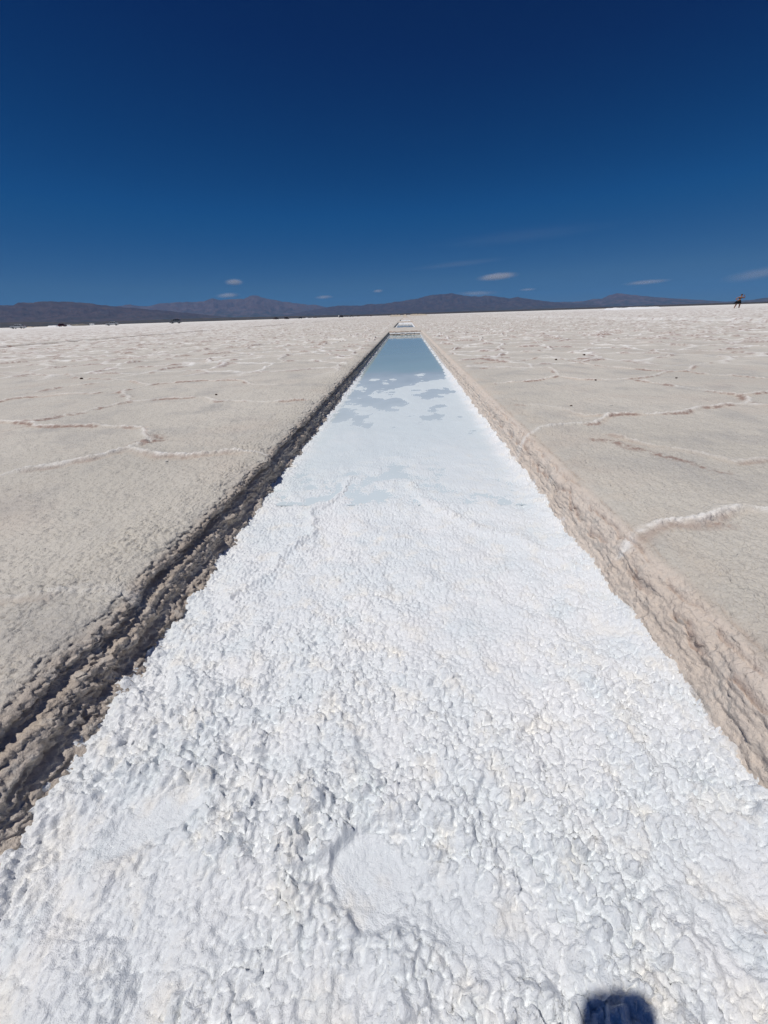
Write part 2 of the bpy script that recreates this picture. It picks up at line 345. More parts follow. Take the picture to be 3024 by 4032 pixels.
def side_sheet(sgn):
    """the flat on one side of the pools, with its cut wall; sgn -1 left, +1 right"""
    ys = rows(-1.2, 0, 6000, .0027, lambda y: .0040 if y < 12 else (.0065 if y < 70 else .02), .02)
    # profile: list of (outward offset, z), from the foot of the wall up to the lip
    if sgn < 0:
        prof = [(-.036, -.24), (-.034, -.135), (-.026, -.122), (-.014, -.112), (-.008, -.102), (-.006, -.093), (-.008, -.084), (-.004, -.074),
                (.000, -.066), (.010, -.058), (.024, -.051), (.022, -.043), (.008, -.034), (.006, -.026), (.014, -.017), (.032, -.009), (.060, -.003), (.095, 0.0)]
        edge = .636
    else:
        prof = [(.000, -.24), (.006, -.155), (.010, -.140), (.000, -.132), (.002, -.120), (.010, -.105), (.019, -.092), (.021, -.080),
                (.030, -.066), (.036, -.052), (.038, -.042), (.048, -.030), (.060, -.018), (.078, -.008), (.115, 0.0)]
        edge = .552
    prof = np.array(prof); sl = np.r_[0, np.cumsum(np.hypot(*np.diff(prof, axis=0).T))]
    n = int(sl[-1] / .0026); s = np.linspace(0, sl[-1], n)
    po = np.interp(s, sl, prof[:, 0]); pz = np.interp(s, sl, prof[:, 1])
    for _ in range(2):
        po[1:-1] = (po[:-2] + 2 * po[1:-1] + po[2:]) / 4; pz[1:-1] = (pz[:-2] + 2 * pz[1:-1] + pz[2:]) / 4
    out = []; x = prof[-1, 0] + .0026
    while x < 4500:
        out.append(x); x += .0026 if x < .20 else (.0040 if x < .4 else (.0100 * x if x < 150 else .12 * x))
    o = np.r_[po, out].astype(F); z = np.r_[pz, np.zeros(len(out))].astype(F)
    Sx = np.r_[s - s[-1], np.array(out) - prof[-1, 0]].astype(F)      # arc length, 0 at the inner top
    wallw = (1 - sst(-.05, .0, Sx))
    Y, O = np.meshgrid(ys.astype(F), o, indexing='ij'); Z = np.broadcast_to(z, Y.shape).copy()
    SS = np.broadcast_to(Sx, Y.shape); 
    ip = in_pool(ys, .03).astype(F)[:, None]
    k = 100 if sgn < 0 else 500
    # wandering of the cut edge, ledges that come and go
    wand = .005 * fbm(Y * 2.1, Y * 0 + 3, k, 3) + .004 * vn(Y * 11, Y * 0, k + 9)
    wz = np.clip(-SS / .10, 0, 1)
    led = 1 + .9 * fbm(Y * 9, SS * 14, k + 20, 4)
    Om = np.minimum(O, prof[-1, 0])
    O2 = O + np.where(SS < 0, np.clip(Om - .01, -.02, .02) * (led - 1) * (.9 if sgn < 0 else .45), 0) * sst(-.03, -.07, SS)
    if sgn < 0: O2 = O2 + .030 * (1 - sst(.35, 1.5, Y)) * sst(-.17, -.07, SS) * (1 - sst(.1, .4, SS)) - .010 * (1 - sst(.4, 1.1, Y)) * (1 - sst(-.14, -.08, SS))
    O2 = O2 + wand * (1 - sst(.0, .25, SS))
    # blocks of the wall that stand forward
    blk = 0
    for yb, wd, am in ([(.62, .10, .022), (1.62, .05, .022), (2.45, .04, .012), (3.2, .05, .012)] if sgn < 0 else [(.42, .10, .010), (.86, .08, .010), (1.32, .05, .012), (1.8, .06, .010)]):
        blk = blk + am * np.exp(-((Y - yb) / wd) ** 4)
    O2 = O2 - blk * sst(.02, -.02, SS) * sst(-.22, -.10, SS)
    # rugged texture on the wall, stretched along the strata
    wm = sst(.02, -.01, SS)
    wr = sst(-.045, -.085, SS) if sgn < 0 else wm
    rg = (.008 * fbm(Y * 34, SS * 50, k + 40, 4) + .005 * np.abs(vn(Y * 12, SS * 38, k + 50)) + .0035 * fbm(Y * 95, SS * 110, k + 45, 2)) * wr * (1 if sgn < 0 else .38)
    if sgn > 0: rg = rg + .007 * fbm(Y * 22, SS * 24, 55, 4) * wr * sst(-.2, .4, fbm(Y * 5, SS * 9, 56, 2))
    rg = rg + ((.0065 if sgn < 0 else .004) * fbm(Y * 6, SS * 95, k + 47, 3) + .004 * fbm(Y * 70, SS * 70, k + 48, 3)) * wr
    kn = domes(Y + .005 * vn(Y * 60, SS * 60, 6), SS, .021, k + 60, .2, .6, .6) * .2 + domes(Y + .003 * vn(Y * 70, SS * 70, 7), SS, .0115, k + 66, .35, .75) * .55 + domes(Y + .4, SS * 1.1 + .3, .0092, k + 75, .35, .75) * .55 + domes(Y, SS, .0060, k + 69) * .6
    knm = .8 * sst(.20, .0, SS) * (.6 + .6 * sst(-.3, .3, fbm(Y * 5, SS * 5, 61, 2))) if sgn < 0 else .15 * sst(.05, -.02, SS)
    near = 1 - sst(5, 14, Y)
    O2 = O2 - (rg * .55 + kn * wr * knm * (1.5 if sgn < 0 else .9)) * near
    Z = Z + (kn * (1 - wr) * knm * 1.15 + .0022 * fbm(Y * 130, SS * 130, 64, 2) * sst(.2, .0, SS)) * near + rg * .2 * near
    X = sgn * (edge + O2)
    # ---- the flat itself
    fl = sst(.0, .05, SS)
    Xr = X / K; Yr = Y / K
    wx = .035 * fbm(Xr * 4, Yr * 4, 11, 3); wy = .035 * fbm(Xr * 4 + 31, Yr * 4, 12, 3)
    xw = Xr + wx * .6; yw = Yr + wy * .6
    ridge = np.zeros(Y.shape, F); stain_shade = np.zeros(Y.shape, F); hgt = np.zeros(Y.shape, F); warm = np.zeros(Y.shape, F)
    jn = np.flatnonzero(ys < 7)[-1]; jc = np.flatnonzero(o < 6)[-1]; sl2 = (slice(0, jn), slice(0, jc))
    xs_, ys_ = xw[sl2], yw[sl2]; br = fbm(xs_ * 5, ys_ * 5, 77, 3); ft = vn(xs_ * 2.2, ys_ * 2.2, 78)
    for nme, pts in RID.items():
        if (nme[0] == 'L') != (sgn < 0): continue
        st = RSTR.get(nme, .85)
        d, sg = polyd(xs_, ys_, pts)
        wdt = (.008 + .009 * np.clip(.5 + br, 0, 1.4)) * (1.3 if nme == 'R1' else 1)
        r = np.exp(-(d / wdt) ** 2) * st
        ridge[sl2] = np.maximum(ridge[sl2], r * np.clip(.75 + .6 * ft, .1, 1))
        hgt[sl2] = np.maximum(hgt[sl2], .012 * st * np.exp(-(d / (wdt * np.where(sg > 0, 2.6, 1.2))) ** 2) * np.clip(.8 + .5 * br, .3, 1.5))
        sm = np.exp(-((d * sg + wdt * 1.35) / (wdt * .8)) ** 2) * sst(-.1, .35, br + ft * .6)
        stain_shade[sl2] = np.maximum(stain_shade[sl2], sm * (.35 if nme in ('R1', 'L1', 'L0', 'R9', 'R8') else .8))
        warm[sl2] = np.maximum(warm[sl2], np.exp(-((d * sg + .02) / .022) ** 2) * .5 * sst(-.3, .5, ft))
    for nme, pts in CRK.items():
        if (pts[0][0] < 0) != (sgn < 0): continue
        d, sg = polyd(xs_, ys_, pts)
        wd = .020 if nme in ('Rd', 'L1c', 'L3c') else .012
        c = np.exp(-(d / (wd * (1 + .6 * br))) ** 2)
        stain_shade[sl2] = np.maximum(stain_shade[sl2], c * .72 * sst(-.7, .2, fbm(xs_ * 30, ys_ * 30, 8, 2))); hgt[sl2] = hgt[sl2] - .012 * c * sst(-.2, .3, fbm(xs_ * 40, ys_ * 40, 5, 2))
    if sgn > 0:   # the crack that runs along the cut edge
        lc = .560 + .010 * vn(Y * 4, Y * 0, 91) + .006 * vn(Y * 15, Y * 0, 92)
        for off, st, kk in ((.022, .8, 93), (.050, .6, 95), (.080, .4, 97)):
            d = np.abs(X - lc - off - .006 * vn(Y * 22, Y * 0 + kk, kk))
            c = np.exp(-(d / .0035) ** 2) * sst(-.15, .15, vn(Y * 6, Y * 0 + kk, kk) + .1) * st * (1 - sst(2.2, 3.5, Y))
            stain_shade = np.maximum(stain_shade, c * .6); Z = Z - .012 * c
        warm = np.maximum(warm, (1 - sst(.0, .18, SS)) * .25 * sst(-.4, .5, fbm(X * 6, Y * 6, 98, 2)))
    # crystalline break-up of the near ridges
    rb = fbm(X * 55, Y * 55, 101, 3); nearr = 1 - sst(3, 6, Y)
    hgt = hgt + ridge * (domes(X, Y, .014, 103, .3, .75) * .9 + .003 * rb) * nearr
    ridge = ridge * (1 - nearr * (1 - sst(-.55, .25, rb + .5 * ridge)) * .75)
    # polygons further away
    cw = .22
    f1, f2 = vor(Xr / .80 + cw * fbm(Xr * .9, Yr * .9, 21, 3), Yr / .80 + cw * fbm(Xr * .9 + 9, Yr * .9, 22, 3), 30)
    pm = np.maximum(sst(3.9, 4.8, np.hypot(Yr, 0 * Yr)), sst(3.2, 4.2, np.abs(Xr) - .4 * Yr))
    gx = np.gradient(X, axis=1); sp = np.abs(gx)
    d = (f2 - f1) * .5 * .80
    b2 = fbm(Xr * 3.1, Yr * 3.1, 31, 3)
    wdt = np.maximum(.018 + .016 * np.clip(.5 + b2, 0, 1.5), .5 * sp)
    r = np.exp(-(d / wdt) ** 2) * pm * fl
    ridge = np.maximum(ridge, r * np.clip(.95 + .7 * vn(Xr * .9, Yr * .9, 33), .25, 1))
    hgt = np.maximum(hgt, (.020 + .018 * sst(5, 12, np.hypot(X, Y))) * r * np.clip(.6 + 1.0 * b2, .1, 1.7) * (1 - sst(200, 600, Y)))
    gy = np.gradient(hgt, axis=0) / np.gradient(Y, axis=0)
    stain_shade = np.maximum(stain_shade, np.exp(-((d - wdt * .9) / (wdt * .6)) ** 2) * pm * fl * sst(.05, .4, b2 + .6 * vn(Xr * 1.3, Yr * 1.3, 35)) * .8)
    stain_shade = np.maximum(stain_shade, sst(.04, .16, gy) * sst(5, 10, np.hypot(X, Y)) * sst(.05, .45, fbm(X * .8, Y * .8, 36, 3) + .4 * b2) * .38 * fl)  # camera-facing sides of far ridges: reddish staining and painted shade together
    # gentle swell, doming of each polygon and granular crust
    g = .006 * fbm(Xr * 1.2, Yr * 1.2, 41, 3) + .004 * fbm(X * 9, Y * 9, 43, 3)
    small = 1 - sst(2.5, 7, Y + np.abs(X) * .6)
    gran = (domes(X + .004 * vn(X * 50, Y * 50, 46), Y, .0125, 45, .25, .7) * .42 + domes(X, Y, .03, 47, .2, .6, .6) * .16 + .0022 * fbm(X * 95, Y * 95, 49, 2)) * small
    Z = Z + (hgt * fl + (g + gran) * sst(-.02, .05, SS)) * (1 - .0 * Y)
    # neighbouring rows of pools, cut in the flat parallel to this one
    white = np.zeros(Y.shape, F)
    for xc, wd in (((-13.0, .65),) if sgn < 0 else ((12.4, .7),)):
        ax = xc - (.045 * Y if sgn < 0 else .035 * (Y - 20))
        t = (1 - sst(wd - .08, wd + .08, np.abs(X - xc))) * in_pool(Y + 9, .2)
        Z = Z - .22 * t; white = np.maximum(white, t * (.9 if sgn > 0 else 0)); ridge = ridge * (1 - t); stain_shade = np.maximum(stain_shade, t * (1.0 if sgn < 0 else 0))  # left trench: shade of its far wall painted in as dark colour
        if sgn > 0:
            bk = np.exp(-((X - xc - 1.1) / .3) ** 2) * (1 - sst(60, 70, Y)) * sst(14, 18, Y); Z = Z + .03 * bk * (.8 + .4 * b2); white = np.maximum(white, .4 * bk)
    # the foot of the wall carries the white crust of the pool
    foot = (1 - sst(-.155, -.115, Z + (.018 if sgn < 0 else .030) * fbm(Y * 16, SS * 30 + 7, k + 80, 3)))
    white = np.maximum(white, foot * wm * (sst(2.0, 4.0, Y) if sgn < 0 else .9))
    far_w = sst(3, 6, Y) * sst(.01, -.02, SS)
    white = np.maximum(white, far_w * (1 - sst(-.13, -.09, Z)) * .9)
    # between the pools the trench is closed by a bar of uncut flat
    Zb = np.minimum(0, Z) * 0 + .0
    closed = (1 - ip) * (SS < .02)
    P = np.stack([X, Y, Z], -1)
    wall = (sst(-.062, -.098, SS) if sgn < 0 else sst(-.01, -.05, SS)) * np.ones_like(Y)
    far = sst(3.5, 9, np.hypot(X, Y))
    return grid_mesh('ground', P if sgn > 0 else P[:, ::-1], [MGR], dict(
        ridge=ridge if sgn > 0 else ridge[:, ::-1], stain_shade=(stain_shade * fl + stain_shade * (1 - fl) * (sgn > 0)) if sgn > 0 else (stain_shade * fl)[:, ::-1],
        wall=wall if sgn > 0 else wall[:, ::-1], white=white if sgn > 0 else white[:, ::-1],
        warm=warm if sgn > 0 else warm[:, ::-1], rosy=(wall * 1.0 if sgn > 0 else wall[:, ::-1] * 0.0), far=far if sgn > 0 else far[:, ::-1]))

def bar_meshes():
    """bars of uncut salt flat between one pool and the next"""
    res = []
    ends = [p[1] for p in POOLS] ; starts = [p[0] for p in POOLS[1:]] + [6000]
    for i, (a, b) in enumerate(zip(ends, starts)):
        prof = [(a - .30, -.24), (a - .30, -.15), (a - .26, -.128), (a - .20, -.105), (a - .23, -.090), (a - .20, -.078), (a - .10, -.066), (a - .09, -.050), (a - .05, -.030), (a, -.012), (a + .12, .0)]
        m = 40 if i == 0 else 12
        yy = [p[0] for p in prof]; zz = [p[1] for p in prof]
        s = np.linspace(0, len(prof) - 1, m); py = np.interp(s, range(len(prof)), yy); pz = np.interp(s, range(len(prof)), zz)
        if b < 1000:
            top = np.linspace(a + .15, b - .1, 60 if i == 0 else 12); back = [(b - .02, -.02), (b, -.24)]
            py = np.r_[py, top, [q[0] for q in back]]; pz = np.r_[pz, top * 0, [q[1] for q in back]]
        else:
            top = np.geomspace(a + .15, 5900, 60); py = np.r_[py, top]; pz = np.r_[pz, top * 0]
        xs = np.linspace(-.72, .72, 140 if i == 0 else 30)
        Yg, Xg = np.meshgrid(py, xs, indexing='ij'); Zg = np.broadcast_to(pz[:, None], Yg.shape).copy()
        idx = np.broadcast_to(np.arange(len(py))[:, None] * .02, Yg.shape)
        Yg = Yg + (.03 * fbm(Xg * 6, idx * 30, 60 + i, 3)) * (Zg < -.005)
        top_m = (Zg > -.003)
        Zg = Zg + top_m * (.008 + .012 * fbm(Xg * 5, Yg * 5, 70 + i, 3)) - .001
        zn = Zg + .008 * fbm(Xg * 9, Yg * 0, 73, 2)
        white = np.maximum(sst(-.108, -.095, zn) * (1 - sst(-.066, -.056, zn)), .8 * (1 - sst(-.148, -.138, zn))).astype(F)
        stain_shade = np.exp(-((Zg + .02) / .012) ** 2) * sst(0, .3, fbm(Xg * 9, idx, 75, 2) + .15) * (np.arange(len(py))[:, None] < m)
        wall = (Zg < -.01).astype(F); zz_ = np.zeros(Yg.shape, F)
        if i > 0:   # heaped rims further away
            Zg = Zg + top_m * .05 * np.exp(-((Yg - a - .5) / .5) ** 2)
        res.append(grid_mesh('ground', np.stack([Xg, Yg, Zg], -1), [MGR], dict(ridge=zz_, stain_shade=stain_shade * .8, wall=wall, white=white, warm=zz_, rosy=zz_, far=zz_ + .6)))
    return res

def join(name, meshes):
    """one mesh out of several grids sharing attribute names"""
    co, q, at, off = [], [], {}, 0
    for me in meshes:
        n = len(me.vertices); a = np.empty(n * 3, F); me.vertices.foreach_get('co', a); co.append(a)
        l = np.empty(len(me.loops), np.int32); me.loops.foreach_get('vertex_index', l); q.append(l + off); off += n
        for k in ('ridge', 'stain_shade', 'wall', 'white', 'warm', 'rosy', 'far'):
            v = np.empty(n, F); me.attributes[k].data.foreach_get('value', v); at.setdefault(k, []).append(v)
    co = np.concatenate(co); q = np.concatenate(q)
    me = bpy.data.meshes.new(name); me.vertices.add(len(co) // 3); me.vertices.foreach_set('co', co)
    me.loops.add(len(q)); me.loops.foreach_set('vertex_index', q)
    me.polygons.add(len(q) // 4); me.polygons.foreach_set('loop_start', np.arange(0, len(q), 4, dtype=np.int32))
    me.polygons.foreach_set('use_smooth', np.ones(len(q) // 4, bool)); me.update(calc_edges=True)
    for k, v in at.items():
        a = me.attributes.new(k, 'FLOAT', 'POINT'); a.data.foreach_set('value', np.concatenate(v))
    me.materials.append(MGR)
    for m in meshes: bpy.data.meshes.remove(m)
    return me
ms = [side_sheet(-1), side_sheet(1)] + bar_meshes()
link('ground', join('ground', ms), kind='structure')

# ------------------------------------------------------------------ crust on the floor of the near pool
WZ = -.136                         # brine level
def film_floor(X, Y, small=True):
    base = np.interp(Y[:, 0], [-1, 1.2, 1.9, 2.6, 3.6, 4.6, 5.2, 6, 16.8], [-.142, -.138, -.1355, -.136, -.1365, -.137, -.140, -.155, -.17]).astype(F)[:, None]
    isl = .0046 * fbm(X * 2.8 + .5, Y * 2.2, 300, 4) + .0012 * fbm(X * 11, Y * 9, 305, 3) + .0016 * np.clip(X * 2.0, -1, 1) * sst(2.5, 3.2, Y)
    return base, isl + (.0040 - .0034 * sst(2.0, 3.2, Y))
def crust():
    ys = rows(-1.0, 0, 16.8, .0021, lambda y: .0036 if y < 3 else .007, .012)
    xs = np.linspace(-.72, .68, 640)
    Y, X = np.meshgrid(ys.astype(F), xs.astype(F), indexing='ij')
    # warp the domain so that lumps are not round
    a = X + .003 * vn(X * 60, Y * 60, 1) + .006 * vn(X * 15, Y * 15, 2); b = Y + .003 * vn(X * 60 + 9, Y * 60, 3) + .006 * vn(X * 15 + 5, Y * 15, 4)
    big = domes(a, b, .042, 201, .25, .7, .35); mid = domes(a, b, .019, 211, .25, .7, .6)
    sml = domes(a, b, .0100, 221, .3, .72, .9); tin = domes(a, b, .0058, 231, .35, .75)
    cov = fbm(X * 3.2, Y * 3.2, 240, 3)              # where the crust is rough
    rough = sst(-.35, .35, cov + .25)
    # calmer surface farther along the pool
    cal = sst(.45, 1.25, Y + .25 * fbm(X * 2, Y * 2, 242, 2))
    edgeL = X + .64; edgeR = .575 - X
    ed = np.minimum(edgeL, edgeR) + .02 * fbm(X * 3, Y * 9, 245, 3)
    rim = 1 - sst(.02, .13, ed)
    # smooth dish near the camera, a few icy patches
    def dish(cx, cy, rx, ry, ang=0, k=250):
        c, s = math.cos(ang), math.sin(ang); u = (X - cx) * c + (Y - cy) * s; v = -(X - cx) * s + (Y - cy) * c
        r = np.sqrt((u / rx) ** 2 + (v / ry) ** 2) + .22 * fbm(X * 12, Y * 12, k, 3)
        return r
    r1 = dish(-.052, .240, .062, .048, -.4, 250)
    m1 = 1 - sst(.85, 1.05, r1)
    m2 = 1 - sst(.6, 1.25, dish(-.39, .295, .085, .036, .6, 260)); m3 = 1 - sst(.7, 1.3, dish(.045, .215, .14, .042, -.28, 264)) * 1
    m4 = 1 - sst(.6, 1.2, dish(-.1, .42, .14, .05, .2, 268))
    smooth = np.clip(np.maximum.reduce([m1 * .95, m2 * .85, m3 * .62, m4 * .5]), 0, 1)
    amp = (.22 + .85 * rough) * (1 - .72 * cal * (1 - rim)) * (1 - .93 * smooth)
    amp = np.maximum(amp, (.8 - .35 * sst(1, 3, Y)) * rim)
    fy = 1 - sst(3.5, 9, Y) * .5
    h = amp * (big * .20 + mid * .50 + sml * .75 + tin * .85 * fy) * (.95 + .6 * sst(-.5, .6, fbm(X * 6, Y * 6, 243, 2))) * .84 * (1 + .5 * (1 - sst(.25, .6, Y))) * (1 - .25 * sst(.4, .9, Y))
    h = h + (.007 + .006 * (1 - sst(.35, .8, Y))) * fbm(X * 9, Y * 9, 270, 4) * (1 - smooth * .8)
    h = h + amp * domes(a * 1.0 + .3, b + .7, .055, 205, .3, .72, .6) * .30 * (1 - sst(.3, .6, Y + .5 * X)) + .0034 * fbm(X * 120, Y * 120, 274, 3) * (1 - smooth * .7)
    h = h + (.014 - .010 * (X < 0)) * rim * (1 + .6 * fbm(X * 5, Y * 5, 276, 3))
    # terraces: raised lips that wander along the pool
    def lip(pts, wd, hh, k):
        d, sg = polyd(X + .015 * fbm(X * 10, Y * 10, k, 3), Y + .015 * fbm(X * 10 + 4, Y * 10, k + 1, 3), pts)
        return hh * np.exp(-(d / wd) ** 2), d
    for pts, wd, hh, k in (([(-.26, 1.70), (-.29, 1.48), (-.37, 1.32), (-.33, 1.18), (-.40, 1.02), (-.42, .9), (-.48, .82)], .016, .013, 280),
                           ([(.02, 1.62), (.07, 1.45), (.15, 1.33), (.24, 1.22), (.36, 1.15), (.48, 1.0)], .028, .013, 284),
                           ([(.05, .92), (.12, .86), (.22, .83), (.30, .76)], .02, .008, 286),
                           ([(-.27, .42), (-.24, .36), (-.25, .30), (-.22, .22)], .012, .010, 288), ([(-.05, .17), (-.12, .20), (-.19, .26)], .02, .012, 290)):
        l, d = lip(pts, wd, hh, k); h = h + l * (1 - .85 * m1) * (.7 + .5 * sml / .01)
    h = h - .0015 * m1 - .006 * m2 - .004 * m3 + .003 * np.exp(-((r1 - 1.08) / .07) ** 2) * (X < -.05)
    # slope of the floor: dry crust, wet crust, then islands, then open brine
    base, islf = film_floor(X, Y)
    flat = sst(1.45, 2.3, Y + .3 * fbm(X * 1.5, Y * 1.1, 295, 3)) * (1 - rim)
    hf = h * .16 + islf
    h = h * (1 - flat) + hf * flat
    rimh = sst(.10, .0, ed) * (.012 + .012 * fbm(X * 9, Y * 9, 310, 3))
    Z = base + h + rimh * sst(2.5, 5.5, Y)
    hx = (.0035 * vn(X * 55, Y * 55, 320) + .0028 * vn(X * 120, Y * 120, 322)) * amp * (1 - flat)
    hy = (.0035 * vn(X * 55 + 7, Y * 55, 324) + .0028 * vn(X * 120 + 7, Y * 120, 326)) * amp * (1 - flat)
    wet = np.clip(sst(.6, 2.6, Y + .35 * fbm(X * 2, Y * 2, 330, 3)) * (1 - rim) * .95 * (1 - sst(.004, .015, h) * .6), 0, 1)
    wet = np.maximum(wet, sst(.0032, -.0004, Z - WZ) * sst(1.2, 1.9, Y))
    dirt = (.35 + .65 * (sst(.1, .5, X) + .3 * rim)) * (1 - smooth)
    edge = .8 * sst(.03, -.01, edgeR - .012 * fbm(Y * 15, X * 4, 340, 3)) * (1 - sst(1, 2, Y)) + .3 * sst(.02, -.01, edgeL + .02 * fbm(Y * 9, X, 341, 2)) * (1 - sst(.8, 1.5, Y))
    P = np.stack([X + hx, Y + hy, Z], -1)
    # shallow or deep: how far the floor lies under the brine, kept for the water sheet
    return grid_mesh('salt_crust', P, [MCR], dict(wet=wet, smooth=smooth * .9 + .1 * (1 - rough), dirt=dirt, edge=edge))
link('salt_crust', crust(), kind='structure')

def water(y0, y1, ny, far=False):
    ys = np.linspace(y0, y1, ny) if far else rows(y0, 0, y1, .01, lambda y: .006); xs = np.linspace(-.66, .62, 120)
    Y, X = np.meshgrid(ys.astype(F), xs.astype(F), indexing='ij')
    Z = np.full(Y.shape, WZ, F)
    if far: dep = np.full(Y.shape, .75, F)
    else:
        base, islf = film_floor(X, Y); dz = WZ - (base + islf)
        dep = np.clip(dz / .014, 0, 1) * .5 + .06 + .34 * sst(4.6, 6.0, Y + .3 * fbm(X * 1.5, Y, 350, 2)) + .05 * fbm(X * 2, Y * 2, 352, 2)
        dep = dep * (.55 + .45 * sst(.0, .10, np.minimum(X + .62, .56 - X)))
    return grid_mesh('brine', np.stack([X, Y, Z], -1), [MWA], dict(depth=dep))
link('water', water(1.4, 16.8, 400), kind='structure')
for i, (a, b) in enumerate(POOLS[1:]):
    link('water', water(a, b, 60, True), kind='structure')
    # white crust rim of the farther pools
    ys = np.linspace(a - .1, b + .1, 240); pr = np.linspace(-.70, .66, 70)
    Y, X = np.meshgrid(ys.astype(F), pr.astype(F), indexing='ij')
    e = np.minimum(np.minimum(X + .64, .575 - X), np.minimum((Y - a) * .25, (b - Y) * .06)) + .02 * fbm(X * 3, Y * 2, 400 + i, 2)
    Z = -.17 + .065 * (1 - sst(0, .14, e)) + .01 * fbm(X * 12, Y * 8, 410 + i, 3)
    o = Y * 0
    link('salt_crust', grid_mesh('salt_crust', np.stack([X, Y, Z], -1), [MCR], dict(wet=o, smooth=o, dirt=o, edge=o)), kind='structure')

# ------------------------------------------------------------------ the plain beyond the salt and the mountains
def earth_material(name, lo, hi, top, zlo, zhi, scale):
    m, t, b = node_mat(name); N = t.nodes.new; L = t.links.new
    tc = N('ShaderNodeTexCoord'); sx = N('ShaderNodeSeparateXYZ'); L(tc.outputs['Object'], sx.inputs[0])
    n = N('ShaderNodeTexNoise'); n.inputs['Scale'].default_value = scale; n.inputs['Detail'].default_value = 8; n.inputs['Roughness'].default_value = .62
    L(tc.outputs['Object'], n.inputs['Vector'])
    nz = N('ShaderNodeMath'); nz.operation = 'MULTIPLY_ADD'; L(n.outputs['Fac'], nz.inputs[0]); nz.inputs[1].default_value = (zhi - zlo) * .9; L(sx.outputs[2], nz.inputs[2])
    r = N('ShaderNodeMapRange'); r.inputs[1].default_value = zlo + (zhi - zlo) * .45; r.inputs[2].default_value = zhi + (zhi - zlo) * .45; L(nz.outputs[0], r.inputs[0])
    a = N('ShaderNodeMix'); a.data_type = 'RGBA'; a.inputs[6].default_value = (*lo, 1); a.inputs[7].default_value = (*hi, 1); L(r.outputs[0], a.inputs[0])
    n2 = N('ShaderNodeTexNoise'); n2.inputs['Scale'].default_value = scale * 3; n2.inputs['Detail'].default_value = 6; L(tc.outputs['Object'], n2.inputs['Vector'])
    r2 = N('ShaderNodeMapRange'); r2.inputs[1].default_value = .45; r2.inputs[2].default_value = .62; L(n2.outputs['Fac'], r2.inputs[0])
    c = N('ShaderNodeMix'); c.data_type = 'RGBA'; L(r2.outputs[0], c.inputs[0]); L(a.outputs[2], c.inputs[6]); c.inputs[7].default_value = (*top, 1)
    L(c.outputs[2], b.inputs['Base Color']); b.inputs['Roughness'].default_value = .95; b.inputs['Specular IOR Level'].default_value = .1
    return m
ME = earth_material('dry_plain', (.050, .040, .028), (.070, .056, .038), (.10, .075, .052), 0, 60, .002)
# brown plain under and behind the salt, rising gently towards the hills
rr = np.r_[np.geomspace(2000, 62000, 60)]; ph = np.radians(np.linspace(-95, 95, 240))
R_, P_ = np.meshgrid(rr, ph, indexing='ij')
Zp = -1.2 + sst(2500, 9000, R_) * 14 + sst(7000, 22000, R_) * 50 + sst(3000, 6000, R_) * 6 * np.maximum(0, fbm(P_ * 9, R_ * .001, 600, 3))
link('plain', grid_mesh('plain', np.stack([R_ * np.sin(P_), R_ * np.cos(P_), Zp], -1), [ME]), kind='structure')

def hills(px, dist, depth, mat, k, name='hills', rough=1.0):
    """px: photo outline points of the skyline. The range is modelled with flanks and gullies around that crest."""
    pts = []
    for x, y in px:
        d = ROT @ np.array([(x - 1512) / 1514, -(y - 2016) / 1514, -1]); hz = math.hypot(d[0], d[1])
        pts.append((math.atan2(d[0], d[1]), d[2] / hz))
    pts = np.array(pts); pts = pts[np.argsort(pts[:, 0])]
    ph = np.linspace(pts[0, 0], pts[-1, 0], int(min(1100, 700 * (pts[-1, 0] - pts[0, 0]) / 1.0) + 60))
    H = np.interp(ph, pts[:, 0], pts[:, 1]) * dist + CAMZ
    H = H + .018 * H.max() * rough * fbm(ph * 60, ph * 0, k, 4)
    t = np.linspace(-1, 1, 70)
    T, PH = np.meshgrid(t, ph, indexing='ij')
    Rr = dist + T * depth
    prof = np.where(T < 0, (1 + T) ** 1.5 , (1 - T) ** 1.1)
    X = Rr * np.sin(PH); Y = Rr * np.cos(PH)
    sc = 1 / (depth * .22)
    gul = np.abs(fbm(X * sc, Y * sc, k + 5, 5, .55))
    rdg = fbm(X * sc * .5, Y * sc * .5, k + 11, 4)
    m = np.clip(1 - T * T, 0, 1) * np.abs(T) ** .6
    Z = H[None] * (prof - (.55 * gul * m - .12 * rdg * m) * np.clip(prof * 1.4, 0, 1)) - 2
    # spurs may never rise over the crest line as seen from the flat
    Z = np.where(T < 0, np.minimum(Z, H[None] * Rr / dist * (.985 - .02 * np.abs(T))), Z)
    Z = Z - 30 * sst(.93, 1, np.abs(T))
    return link(name, grid_mesh(name, np.stack([X, Y, Z], -1), [mat]), kind='structure')
MA = earth_material('hill_near', (.055, .045, .036), (.066, .042, .042), (.095, .062, .056), 60, 260, .0012)
MB = earth_material('hill_far', (.065, .054, .046), (.105, .066, .066), (.135, .088, .084), 150, 700, .0007)
A = [(-500, 1225), (-200, 1207), (0, 1199), (50, 1198), (70, 1191), (150, 1185), (200, 1183), (280, 1186), (350, 1191), (440, 1203), (560, 1214), (700, 1226), (850, 1243), (1000, 1258)]
B = [(200, 1240), (350, 1212), (440, 1205), (510, 1196), (545, 1203), (585, 1204), (640, 1190), (690, 1187), (760, 1187), (800, 1184), (835, 1170), (870, 1180), (900, 1176), (960, 1174), (990, 1161), (1010, 1160), (1030, 1168), (1080, 1180), (1130, 1187), (1160, 1192), (1215, 1199), (1240, 1198), (1270, 1205), (1300, 1213), (1400, 1228), (1550, 1240)]
